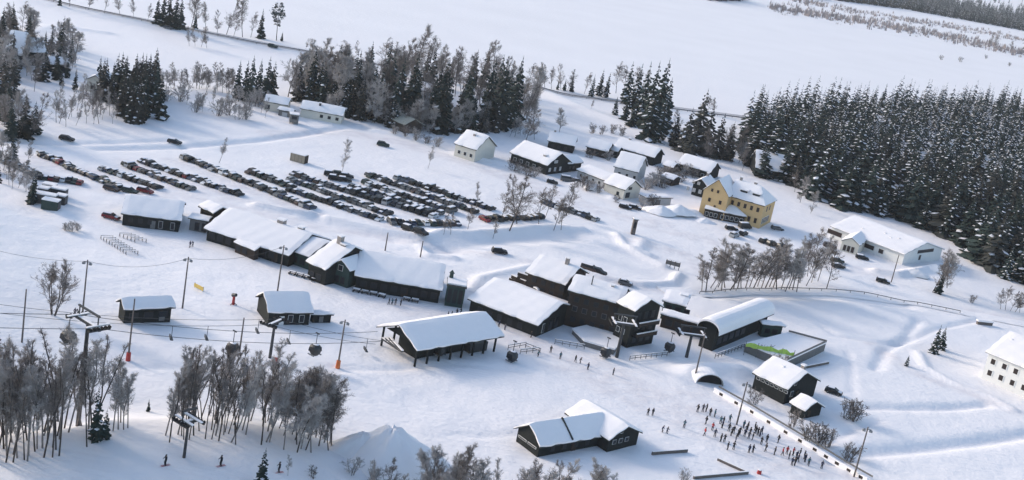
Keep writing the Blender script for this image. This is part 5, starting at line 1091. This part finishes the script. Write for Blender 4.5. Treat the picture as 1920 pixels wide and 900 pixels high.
# right-hand forest: nearest 290 as trees, the rest as one mass
def forest():
    front = [(1388, 322), (1420, 330), (1470, 350), (1530, 378), (1600, 398), (1700, 425), (1770, 445), (1815, 472), (1850, 505), (1890, 528), (1960, 550)]
    back = [(1385, 255), (1420, 210), (1500, 200), (1700, 198), (1850, 196), (1990, 200)]
    poly = [tuple(G0(*p)) for p in front + back[::-1]]; xs = [p[0] for p in poly]; ys = [p[1] for p in poly]
    rr = random.Random(5); pts = []; y = min(ys)
    sp_ = 7.4
    while y < max(ys):
        x = min(xs)
        while x < max(xs):
            q = (x + rr.uniform(-3.4, 3.4), y + rr.uniform(-3.4, 3.4))
            if inside(q, poly): pts.append(q)
            x += sp_
        y += sp_; sp_ = 7.4 + max(0, y - 480) * .006
    pts.sort(key=lambda p: p[1] + .0 * p[0])
    # distance behind the front edge decides who is seen best
    fr = np.array([G0(*p) for p in front]); P = np.array(pts); dfr = dist_poly(P[:, 0], P[:, 1], fr)
    order = np.argsort(P[:, 1] * .35 + dfr)
    near = [pts[i] for i in order[:288]]; rest = [pts[i] for i in order[288:]]
    for p in near:
        k = rr.choice(['snowy_spruce'] * 2 + ['spruce', 'brown_spruce']); o = tree_at(k, p[0], p[1], rr.uniform(10, 22), rr.uniform(1.25, 2.0)); tag(o, {'snowy_spruce': 'snow-laden spruce in the dense forest on the right', 'spruce': 'dark green spruce in the dense forest on the right', 'brown_spruce': 'brownish spruce in the dense forest on the right'}[k], 'tree', 'spruces of the right forest (%s)' % ADJ[k])
    lt = [spruce_meshes(70 + i, 20, 3.6 + .3 * i, (.7, .1, .45, .05, .3, .6)[i], True) for i in range(6)]
    return rest, lt
def mass(name, pts, lt, hr, label, mats=('needles', 'tree_snow'), seed=1):
    rr = random.Random(seed); vs, fs, mi, off = [], [], [], 0
    for (x, y) in pts:
        t = rr.choice(lt); k = rr.uniform(*hr) / 20; th = rr.uniform(0, 6.28); c, s = math.cos(th) * k, math.sin(th) * k; z = hz1(x, y) if y < 1300 else 0
        for j, mb in enumerate((t[1], t[2])):
            a = np.array(mb.v); n = len(a); w_ = np.stack([a[:, 0] * c - a[:, 1] * s + x, a[:, 0] * s + a[:, 1] * c + y, a[:, 2] * k + z], 1); vs.append(w_)
            f = np.array([q[:3] for q in mb.f], np.int32); fs.append(f + off); mi.append(np.full(len(f), j, np.int32)); off += n
    co = np.concatenate(vs).astype(np.float32); q = np.concatenate(fs); m_ = np.concatenate(mi)
    me = bpy.data.meshes.new(name); me.vertices.add(len(co)); me.vertices.foreach_set('co', co.ravel()); me.loops.add(q.size); me.loops.foreach_set('vertex_index', q.ravel())
    me.polygons.add(len(q)); me.polygons.foreach_set('loop_start', np.arange(0, q.size, 3, dtype=np.int32)); me.polygons.foreach_set('loop_total', np.full(len(q), 3, np.int32))
    for mm in mats: me.materials.append(M[mm])
    me.polygons.foreach_set('material_index', m_); me.update(calc_edges=True); me.validate()
    o = link(name, me); o['kind'] = 'stuff'; o['label'] = label; return o
rest, lt = forest()
mass('forest_mass', rest, lt, (11, 22), 'deep part of the dense snowy spruce forest on the right')
# far forest beyond the lake, reed banks and far shore
rr = random.Random(3); fpts = []
for i in range(3200):
    px_ = rr.uniform(1480, 1990); lo = np.interp(px_, [1480, 1560, 1700, 1800, 1920, 2000], [-6, 0, 18, 36, 58, 72]); py_ = lo - abs(rr.gauss(0, 1)) * 16
    if px_ < 1560 and rr.random() < .5: continue
    fpts.append(tuple(G0(px_, py_)))
for i in range(60): fpts.append(tuple(G0(rr.uniform(1330, 1400), rr.uniform(-3, 2))))
fpts = [p for p in fpts if 900 < p[1] < 9000]
mass('far_forest', fpts, lt, (14, 22), 'far spruce forest on the opposite shore at the top right', seed=2)
def reeds(name, line, n, spread, hr, label, seed):
    rr = random.Random(seed); mb = MB(); xs = [p[0] for p in line]; ys = [p[1] for p in line]
    for i in range(n):
        px_ = rr.uniform(xs[0], xs[-1]); py_ = np.interp(px_, xs, ys) + rr.gauss(0, spread); p = G0(px_, py_); h = rr.uniform(*hr); 
        for j in range(5):
            a = rr.uniform(0, 6.28); x, y = p[0] + rr.gauss(0, 1.2), p[1] + rr.gauss(0, 1.2); w_ = h * .12
            mb.add([(x - w_ * math.cos(a), y - w_ * math.sin(a), -.1), (x + w_ * math.cos(a), y + w_ * math.sin(a), -.1), (x + rr.gauss(0, .5), y + rr.gauss(0, .5), h * rr.uniform(.6, 1))], [(0, 1, 2)])
    o = mb.obj(name, 'reed'); o['kind'] = 'stuff'; o['label'] = label
reeds('shore_brush', [(1440, 14), (1600, 38), (1740, 62), (1860, 88), (1960, 108)], 900, 4, (2.5, 7), 'low brown brush along the far shore of the frozen lake', 1)
reeds('shore_brush', [(1480, -2), (1600, 22), (1740, 44), (1860, 64), (1960, 84)], 500, 3, (2.5, 6), 'low brown brush between the far shore and the far forest', 2)
trees_px('on the far shore of the lake', 'trees on the far shore', [('birch', 1462, 26, 18), ('birch', 1500, 12, 26), ('birch', 1855, 90, 28), ('birch', 1862, 92, 24), ('birch', 1895, 98, 20), ('bush', 1764, 112, 9), ('bush', 1800, 116, 10), ('bush', 1848, 110, 8), ('bush', 1892, 124, 8)])

# ------------------------------------------------------------------ cars
def car_lib(kind):
    """side profile (x forward, z up) swept across the width; cabin tapers inwards"""
    P = dict(hatch=dict(L=4.2, W=1.78, H=1.5, hood=.95, tr=1.05, prof=[(-2.1, .45), (-2.08, .95), (-1.9, 1.05)], cab=[(-1.95, 1.0), (-1.5, 1.48), (.15, 1.5), (1.0, .98)], nose=[(1.0, .96), (1.95, .82), (2.1, .5)]),
             wagon=dict(L=4.6, W=1.82, H=1.52, prof=[(-2.3, .45), (-2.28, .98)], cab=[(-2.25, 1.0), (-1.95, 1.46), (.2, 1.5), (1.1, .98)], nose=[(1.1, .96), (2.1, .80), (2.3, .5)]),
             suv=dict(L=4.6, W=1.9, H=1.78, prof=[(-2.3, .5), (-2.28, 1.1)], cab=[(-2.22, 1.12), (-1.95, 1.72), (.2, 1.78), (1.0, 1.14)], nose=[(1.0, 1.12), (2.1, .98), (2.3, .55)]),
             van=dict(L=5.0, W=1.95, H=2.1, prof=[(-2.5, .45), (-2.48, 1.2)], cab=[(-2.48, 1.2), (-2.4, 2.05), (1.0, 2.1), (1.9, 1.2)], nose=[(1.9, 1.18), (2.4, .95), (2.5, .5)]))[kind]
    W = P['W'] / 2; body = MB()
    low = [(P['prof'][0][0], .28)] + P['prof'] + [(P['cab'][0][0], P['cab'][0][1])] + [(P['cab'][-1][0], P['cab'][-1][1])] + P['nose'] + [(P['nose'][-1][0], .28)]
    n = len(low); vs = [(x, -W, z) for x, z in low] + [(x, W, z) for x, z in low]
    body.add(vs, [tuple(range(n)), tuple(range(2 * n - 1, n - 1, -1))] + [(i, n + i, n + (i + 1) % n, (i + 1) % n) for i in range(n)])
    cab = P['cab']; wi = W * .80
    ws = [W * .97, wi, wi, W * .97]
    vs = [(x, -w_, z) for (x, z), w_ in zip(cab, ws)] + [(x, w_, z) for (x, z), w_ in zip(cab, ws)]
    body.add(vs, [(0, 1, 2, 3), (7, 6, 5, 4)] + [(i, 4 + i, 4 + i + 1, i + 1) for i in range(3)])
    glass = MB()
    def lerp(a, b, t): return a + (b - a) * t
    for s in (-1, 1):    # side glass, proud of the cabin
        q = []
        for (i, j, t) in ((0, 1, .18), (0, 1, .88), (3, 2, .88), (3, 2, .16)):
            x = lerp(cab[i][0], cab[j][0], t); z = lerp(cab[i][1], cab[j][1], t); w_ = lerp(ws[i], ws[j], t) + .02; q.append((x + (.12 if i == 0 else -.12), s * w_, z))
        glass.add(q, [(0, 1, 2, 3) if s < 0 else (3, 2, 1, 0)])
    for i, j, o in ((0, 1, -.02), (3, 2, .02)):
        q = []
        for t, sd in ((.15, -1), (.9, -1), (.9, 1), (.15, 1)):
            q.append((lerp(cab[i][0], cab[j][0], t) + o, sd * lerp(ws[i], ws[j], t) * .88, lerp(cab[i][1], cab[j][1], t) + .01))
        glass.add(q, [(0, 1, 2, 3) if o > 0 else (3, 2, 1, 0)])
    wheels = MB(); wl = []
    for sx in (-1, 1):
        for sy in (-1, 1):
            w1 = MB(); x = sx * P['L'] * .31; w1.tube((x, sy * (W - .18), .32), (x, sy * (W + .03), .32), .32, .32, 10); w1.tube((x, sy * (W + .031), .32), (x, sy * (W + .045), .32), .18, .18, 8, 1)
            wl.append(w1)
    sn = MB(); z = cab[1][1]; sn.add([], [])
    x0, x1 = cab[1][0] + .05, cab[2][0] - .05
    def pad(x0, z0, x1, z1, w0, w1, t):
        n = 3; v = []
        for x, zz, ww in ((x0, z0, w0), (x1, z1, w1)):
            v += [(x, -ww, zz), (x, -ww * .8, zz + t), (x, ww * .8, zz + t), (x, ww, zz)]
        sn.add(v, [(0, 4, 5, 1), (1, 5, 6, 2), (2, 6, 7, 3), (0, 1, 2, 3), (7, 6, 5, 4), (3, 7, 4, 0)])
    pad(x0, z + .01, x1, cab[2][1] + .01, wi * .98, wi * .98, .16)
    sn2 = MB(); sn2.v, sn2.f, sn2.m = list(sn.v), list(sn.f), list(sn.m); sn = sn2
    pad(P['nose'][0][0] + .1, P['nose'][0][1] + .02, P['nose'][1][0] - .05, P['nose'][1][1] + .02, W * .86, W * .82, .12)
    roof_only = MB(); roof_only.v, roof_only.f, roof_only.m = sn.v[:8], sn.f[:6], sn.m[:6]
    return body, glass, wl, sn, roof_only
CARK = ['hatch', 'wagon', 'suv', 'van']; CARW = ['hatchback', 'estate car', 'suv', 'van']
COLS = ['car_black', 'car_grey', 'car_blue', 'car_red', 'car_silver', 'car_white', 'car_green', 'car_brown']
CARS = {}
for kd in CARK:
    b, gl, wl, sn, ro = car_lib(kd)
    CARS[kd] = dict(glass=gl.mesh('window_' + kd, 'glass'), snow=sn.mesh('snow_' + kd, 'tree_snow'), roof=ro.mesh('snow_roof_' + kd, 'tree_snow'), wheels=[w1.mesh('wheel_' + kd, ['rubber', 'steel']) for w1 in wl],
                    bodies={c: b.mesh('body_' + c, c) for c in COLS})
car_rnd = random.Random(21); COLW = [40, 18, 11, 1, 6, 4, 7, 3]
SNW = {'full': 'snowy ', 'roof': 'white-roofed ', 'none': ''}
def car_at(x, y, ang, kd=None, col=None, snow=None, scale=1.0):
    kd = kd or car_rnd.choices(CARK, [4, 5, 4, 1])[0]; col = col or car_rnd.choices(COLS, COLW)[0]; snow = snow or car_rnd.choices(['full', 'roof', 'none'], [24, 36, 40])[0]
    C = CARS[kd]; r = empty('van' if kd == 'van' else 'car', (x, y, hz1(x, y) + .02), ang); r.scale = (scale,) * 3
    link('body', C['bodies'][col], r); link('window', C['glass'], r)
    for w1 in C['wheels']: link('wheel', w1, r)
    if snow != 'none': link('snow_cover', C['snow'] if snow == 'full' else C['roof'], r)
    return r, '%s%s %s' % (SNW[snow], col[4:], CARW[CARK.index(kd)]), kd
ROWS = [ # start px, end px, number, name
    ((14, 305), (72, 330), 9, 'leftmost row, upper half'), ((76, 333), (150, 344), 8, 'leftmost row, lower half'), ((78, 291), (224, 354), 23, 'second row from left'),
    ((194, 318), (296, 354), 12, 'short third row'), ((236, 309), (358, 357), 16, 'fourth row'), ((268, 303), (448, 367), 22, 'fifth row'),
    ((349, 298), (584, 390), 26, 'longest single row'), ((470, 324), (546, 351), 8, 'short line above the longest row'), ((546, 357), (712, 412), 18, 'central block, lowest row'),
    ((546, 338), (728, 402), 20, 'central block, middle row'), ((552, 328), (812, 408), 23, 'central block, upper row'), ((662, 350), (822, 403), 16, 'second block, lower row'),
    ((686, 343), (846, 398), 17, 'second block, upper row'), ((690, 328), (890, 400), 23, 'right block, lower row'), ((748, 336), (920, 394), 18, 'right block, upper row'),
    ((734, 418), (856, 422), 11, 'snowy front row'), ((908, 414), (1010, 409), 10, 'dark row under the big birch'), ((1018, 381), (1117, 413), 11, 'far right parked row')]
for (a, b, n, nm) in ROWS:
    A, B_ = G0(*a), G0(*b); d = B_ - A; ang = math.atan2(d[1], d[0]) + math.pi / 2
    sp_ = np.hypot(*d) / (n - 1); sc_ = min(.92, max(.78, sp_ / 2.3))
    for i in range(n):
        p = A + d * i / (n - 1); flip = math.pi if car_rnd.random() < .3 else 0; q = p + np.array([math.cos(ang), math.sin(ang)]) * car_rnd.gauss(0, .3)
        kw = {}
        if nm.startswith('snowy flat'): kw = dict(snow='full')
        if nm == 'dark row under the big birch': kw = dict(col='car_red' if i == 0 else 'car_black', snow='none' if i < 3 else None)
        if nm == 'leftmost row, lower half' and i == n - 1: kw = dict(col='car_red', snow='none')
        r, ds, kd = car_at(q[0], q[1], ang + flip + car_rnd.gauss(0, .03), scale=sc_ * car_rnd.uniform(.97, 1.04), **kw)
        tag(r, '%s, %s from the left, %s' % (ds, ordw(i + 1), nm), 'van' if kd == 'van' else 'car', 'cars parked in rows')
def car_px(px, deg, kd, col, snow, label, sc_=1.0):
    g = Gp(*px); r, ds, k = car_at(g.x, g.y, R_(deg), kd, col, snow, sc_); tag(r, label, 'van' if k == 'van' else 'car', 'cars standing apart'); return r
for a in [((718, 274), 0, 'suv', 'car_green', 'none', 'dark green car driving alone across the snow above the car blocks'), ((327, 269), 2, 'wagon', 'car_black', 'roof', 'dark car alone on the track at the upper left'), ((125, 263), 2, 'wagon', 'car_black', 'none', 'tiny dark car far left below the spruces'),
          ((936, 475), 14, 'suv', 'car_black', 'roof', 'black car driving alone beside the oval snow bank'), ((208, 410), -8, 'wagon', 'car_red', 'full', 'red car under snow at the left end of the leftmost lodge'), ((209, 357), -12, 'wagon', 'car_brown', 'none', 'dark brown car standing crosswise below the second row'),
          ((243, 361), -10, 'wagon', 'car_green', 'roof', 'dark green car standing crosswise below the short third row'), ((272, 361), -10, 'wagon', 'car_red', 'roof', 'dark red car standing crosswise behind the leftmost lodge'), ((788, 440), -30, 'suv', 'car_black', 'none', 'black car at the end of the dark snow bank'), ((766, 433), -30, 'suv', 'car_black', 'roof', 'second black car at the end of the dark snow bank, just left'),
          ((1104, 509), -22, 'van', 'car_brown', 'roof', 'dark van half hidden behind the hotel roof'), ((1122, 514), -22, 'suv', 'car_black', 'none', 'black car behind the hotel roof, right of the dark van'), ((1172, 534), -5, 'hatch', 'car_grey', 'full', 'grey car behind the roof of the hotel block'),
          ((1371, 431), 12, 'wagon', 'car_black', 'full', 'snowy dark car in front of the yellow hotel porch, leftmost'), ((1376, 444), 55, 'suv', 'car_silver', 'full', 'pale silver car in front of the yellow hotel porch'), ((1393, 441), 60, 'suv', 'car_black', 'roof', 'black car beside the pale silver car at the yellow hotel'), ((1396, 428), 30, 'van', 'car_black', 'roof', 'black van by the corner of the hotel porch'),
          ((1432, 455), 50, 'suv', 'car_black', 'roof', 'left black car of the three below the yellow hotel'), ((1448, 461), 30, 'suv', 'car_black', 'none', 'middle black car of the three below the yellow hotel'), ((1467, 466), 30, 'suv', 'car_black', 'none', 'right black car of the three below the yellow hotel'), ((1457, 431), 10, 'wagon', 'car_grey', 'full', 'grey snow-covered car under the windows of the yellow hotel'),
          ((1555, 464), 0, 'suv', 'car_brown', 'none', 'dark car before the left end of the white hall'), ((1569, 492), 16, 'suv', 'car_green', 'full', 'rear car of the two snowy cars before the white hall'), ((1571, 502), 16, 'wagon', 'car_black', 'full', 'front car of the two snowy cars before the white hall'), ((1616, 486), -5, 'wagon', 'car_black', 'roof', 'dark car parked by the portico of the white hall'),
          ((1655, 530), -14, 'wagon', 'car_black', 'full', 'low dark car at the foot of the lamp post before the white hall'), ((1449, 744), -30, 'van', 'car_white', 'full', 'white van under snow beside the black cabin', .82), ((1035, 344), 0, 'hatch', 'car_black', 'roof', 'dark car below the three-window gable house'), ((1063, 340), 5, 'van', 'car_grey', 'full', 'snowed-in grey van right of the three-window gable house'), ((1082, 342), 5, 'wagon', 'car_grey', 'full', 'snowed-in car beside the low grey outbuilding'),
          ((1172, 391), -8, 'wagon', 'car_black', 'full', 'left snowed-in car in front of the cream house'), ((1190, 392), -8, 'wagon', 'car_black', 'full', 'right snowed-in car in front of the cream house'), ((1562, 738), -20, 'hatch', 'car_black', 'full', 'snow-buried dark car right of the black cabin'),
          ((620, 330), 10, 'suv', 'car_black', 'roof', 'upper left car of the cluster under the frosted column tree'), ((628, 338), 10, 'suv', 'car_black', 'roof', 'lower left car of the cluster under the frosted column tree'), ((636, 329), 10, 'wagon', 'car_green', 'none', 'upper middle car of the cluster under the frosted column tree'), ((646, 340), 10, 'wagon', 'car_black', 'roof', 'lower right car of the cluster under the frosted column tree'), ((650, 333), 10, 'wagon', 'car_black', 'roof', 'upper right car of the cluster under the frosted column tree'),
          ((316, 54), -4, 'wagon', 'car_grey', 'none', 'left car driving on the far road'), ((511, 89), -6, 'suv', 'car_green', 'none', 'right car driving on the far road')]:
    car_px(*a)

# ------------------------------------------------------------------ people
def person_mesh(pose, cols):
    """one continuous skinned body, 1.75 m, facing +y"""
    J = dict(pel=(0, 0, .95), ch=(0, .01, 1.32), nk=(0, .02, 1.50), hd=(0, .03, 1.62), tp=(0, .03, 1.74))
    if pose == 'stand': ex = dict(el=(-.26, .0, 1.12), er=(.26, .0, 1.12), hl=(-.25, .16, .90), hr=(.25, .16, .90), kl=(-.11, .02, .50), kr=(.11, .02, .50), fl=(-.12, 0, .07), fr=(.12, 0, .07))
    elif pose == 'poles': ex = dict(el=(-.30, .06, 1.14), er=(.30, .06, 1.14), hl=(-.34, .32, 1.02), hr=(.34, .32, 1.02), kl=(-.13, .10, .50), kr=(.13, .10, .50), fl=(-.14, 0, .07), fr=(.14, 0, .07))
    elif pose == 'ski': J = dict(pel=(0, -.10, .78), ch=(0, .10, 1.10), nk=(0, .18, 1.27), hd=(0, .22, 1.38), tp=(0, .24, 1.50)); ex = dict(el=(-.32, .16, .98), er=(.32, .16, .98), hl=(-.36, .42, .92), hr=(.36, .42, .92), kl=(-.15, .16, .44), kr=(.15, .16, .44), fl=(-.15, 0, .07), fr=(.15, 0, .07))
    else: ex = dict(el=(-.26, -.08, 1.14), er=(.26, .10, 1.14), hl=(-.24, .06, .93), hr=(.24, .26, .96), kl=(-.10, .16, .52), kr=(.10, .0, .50), fl=(-.11, .22, .07), fr=(.11, -.26, .10))
    J.update(ex); c = J['ch']; J['sl'] = (-.19, c[1], c[2] + .09); J['sr'] = (.19, c[1], c[2] + .09); p = J['pel']; J['pl'] = (-.10, p[1], p[2] - .06); J['pr'] = (.10, p[1], p[2] - .06)
    for s in 'lr': f = J['f' + s]; J['t' + s] = (f[0], f[1] + .20, .05)
    keys = list(J); idx = {k: i for i, k in enumerate(keys)}
    E = [('pel', 'ch'), ('ch', 'nk'), ('nk', 'hd'), ('hd', 'tp')] + [e for s in 'lr' for e in (('ch', 's' + s), ('s' + s, 'e' + s), ('e' + s, 'h' + s), ('pel', 'p' + s), ('p' + s, 'k' + s), ('k' + s, 'f' + s), ('f' + s, 't' + s))]
    rad = dict(pel=.15, ch=.17, nk=.07, hd=.105, tp=.075, sl=.09, sr=.09, el=.065, er=.065, hl=.055, hr=.055, pl=.12, pr=.12, kl=.085, kr=.085, fl=.075, fr=.075, tl=.055, tr=.055)
    me = bpy.data.meshes.new('tmp'); me.from_pydata([J[k] for k in keys], [(idx[a], idx[b]) for a, b in E], [])
    o = bpy.data.objects.new('tmp', me); COL.objects.link(o); md = o.modifiers.new('s', 'SKIN'); 
    for i, k in enumerate(keys): me.skin_vertices[0].data[i].radius = (rad[k], rad[k]); me.skin_vertices[0].data[i].use_root = (k == 'pel')
    o.modifiers.new('u', 'SUBSURF').levels = 1
    dg = bpy.context.evaluated_depsgraph_get(); m2 = bpy.data.meshes.new_from_object(o.evaluated_get(dg)); bpy.data.objects.remove(o)
    m2.materials.clear(); m2.name = 'person'
    for m in (cols[0], cols[1], 'skin', 'rubber'): m2.materials.append(M[m])
    nk, pz_ = J['nk'][2], J['pel'][2]
    for f in m2.polygons:
        z = f.center.z; x = f.center.x; f.use_smooth = True
        f.material_index = 2 if z > nk + .02 else (0 if z > pz_ - .02 or abs(x) > .22 else (3 if z < .2 else 1))
    hm = MB(); h = J['hd']; hm.sphere((h[0], h[1] - .015, h[2] + .06), .125, .14, .12, 10, 6)
    helm = hm.mesh('helmet', cols[2], True)
    gg = MB(); gg.box(h[0] - .08, h[1] + .08, h[2] - .01, h[0] + .08, h[1] + .135, h[2] + .05); return m2, helm, gg.mesh('goggles', 'rubber')
PSETS = [('cloth_black', 'cloth_black', 'cloth_black'), ('cloth_navy', 'cloth_black', 'cloth_grey'), ('cloth_red', 'cloth_black', 'cloth_black'), ('cloth_grey', 'cloth_navy', 'cloth_black'), ('cloth_teal', 'cloth_black', 'cloth_navy'), ('cloth_orange', 'cloth_navy', 'cloth_grey')]
PJ = ['black jacket', 'navy jacket', 'red jacket', 'grey jacket', 'teal jacket', 'orange jacket']
POSE = ['stand', 'poles', 'ski', 'walk']; PPW = dict(stand='standing', poles='leaning on poles', ski='crouched skiing', walk='walking')
PM = {}
def person_at(px, pose, ci, label, group, face=None, size=1.0):
    if (pose, ci) not in PM: PM[(pose, ci)] = person_mesh(pose, PSETS[ci])
    g = Gp(*px); r = empty('person', g, car_rnd.uniform(0, 6.28) if face is None else face); r.scale = (size,) * 3
    b, hm, gg = PM[(pose, ci)]; bo = link('body', b, r); link('helmet', hm, r); link('goggles', gg, r); tag(r, label, 'person', group); return r
def zz(l, ox, oy, s): return [(ox + a / s, oy + b / s) for a, b in l]
crowd = zz([(145, 225), (197, 222), (232, 222), (268, 262), (313, 275), (228, 345), (370, 345), (390, 385), (463, 325), (290, 410), (215, 460), (315, 470), (455, 415), (480, 460), (545, 470), (375, 520), (410, 525), (500, 600), (440, 600), (600, 385), (625, 430), (610, 470), (650, 490), (690, 505), (710, 405), (740, 455), (780, 445), (830, 525), (775, 550), (945, 530), (690, 630), (655, 628), (820, 615), (910, 650), (985, 655), (1030, 645), (1090, 655), (1080, 755), (1110, 755), (1140, 720), (1160, 665), (1200, 690), (1245, 755), (1375, 790), (10, 385), (665, 455), (560, 450), (640, 400), (720, 440), (1050, 690), (1125, 690), (1210, 720), (500, 440), (520, 520), (400, 350), (760, 470)], 1280, 730, 5.293)
crowd.sort()
for i, p in enumerate(crowd):
    ci = car_rnd.choices(range(6), [60, 14, 5, 10, 7, 2])[0]; po = car_rnd.choices(POSE, [5, 4, 0, 2])[0]
    if abs(p[0] - 1466) < 3 and p[1] > 850: ci = 2
    person_at(p, po, ci, 'skier in %s %s, %s from left in the crowd' % (PJ[ci], PPW[po], ordw(i + 1)), 'crowd of skiers by the barrier', size=1.08)
for i, (p, lb) in enumerate([((1214, 779), 'skier standing in dark clothes, left of the pair above the foreground lodge wing'), ((1223, 779), 'skier standing in dark clothes, right of the pair above the foreground lodge wing'), ((1241, 810), 'person in dark clothes sitting low on the snow, left of two'), ((1250, 813), 'person in dark clothes sitting low on the snow, right of two'),
                             ((1032, 661), 'skier in dark clothes, first of the line heading from the station to the slope'), ((1050, 673), 'skier in dark clothes, second of the line heading to the slope'), ((1078, 679), 'small skier beside a taller one in the line'), ((1087, 681), 'tall skier beside a small one in the line'), ((1102, 693), 'skier in dark clothes below the line of skiers'), ((1149, 703), 'skier in black alone on the open slope right of the line'),
                             ((729, 571), 'leftmost of the people before the long right-hand lodge'), ((735, 571), 'second from left of the people before the long right-hand lodge'), ((741, 572), 'third from left of the people before the long right-hand lodge'), ((751, 573), 'rightmost of the people before the long right-hand lodge'), ((356, 464), 'left of the two people before the leftmost lodge'), ((361, 463), 'right of the two people before the leftmost lodge'),
                             ((839, 597), 'leftmost person behind the gondola station roof'), ((846, 596), 'second person behind the gondola station roof'), ((856, 591), 'third person behind the gondola station roof'), ((864, 588), 'rightmost person behind the gondola station roof'), ((935, 613), 'left of the people along the front of the station hall'), ((946, 619), 'middle of the people along the front of the station hall'), ((995, 633), 'right of the people along the front of the station hall'),
                             ((1008, 668), 'person in dark clothes at the right end of the gondola station'), ((655, 532), 'person under the entrance porch of the lodges'), ((675, 541), 'person on the terrace right of the entrance porch'), ((140, 592), 'left person by the tall light pole'), ((146, 592), 'right person by the tall light pole')]):
    person_at(p, POSE[(i * 3 + 1) % 4] if i not in (2, 3) else 'ski', [0, 0, 1, 3, 0, 4][i % 6], lb, 'people around the ski base')
for p, f, lb in [((310, 873), 2.4, 'skier in black gliding on the foreground slope, left of the slim lift tower'), ((414, 874), 2.4, 'skier in black gliding on the foreground slope below the right birch grove'), ((523, 886), 2.2, 'skier in dark clothes half hidden by twigs at the bottom edge')]:
    o = person_at(p, 'poles', 0, lb, 'skiers on the foreground slope', f, 1.12)
    r = empty('skis', o.location, f)
    for s in (-.14, .14):
        mb = MB(); mb.box(s * 1.12 - .05, -.8, .03, s * 1.12 + .05, .75, .06); mb.add([(s * 1.12 - .05, .75, .03), (s * 1.12 + .05, .75, .03), (s * 1.12 + .04, .95, .14), (s * 1.12 - .04, .95, .14)], [(0, 1, 2, 3)]); mb.obj('ski', 'cloth_red', r)
    for s in (-1, 1):
        mb = MB(); mb.tube((s * .40, .36, 1.16), (s * .5, -.1, .02), .014, .010, 5); mb.obj('pole', 'steel', r)
    tag(r, 'pair of skis and poles of the ' + lb.split(' in ')[0] + ' ' + {310: 'left of the slim lift tower', 414: 'below the right birch grove', 523: 'half hidden by twigs'}[p[0]], 'skis', 'skis of the foreground skiers')
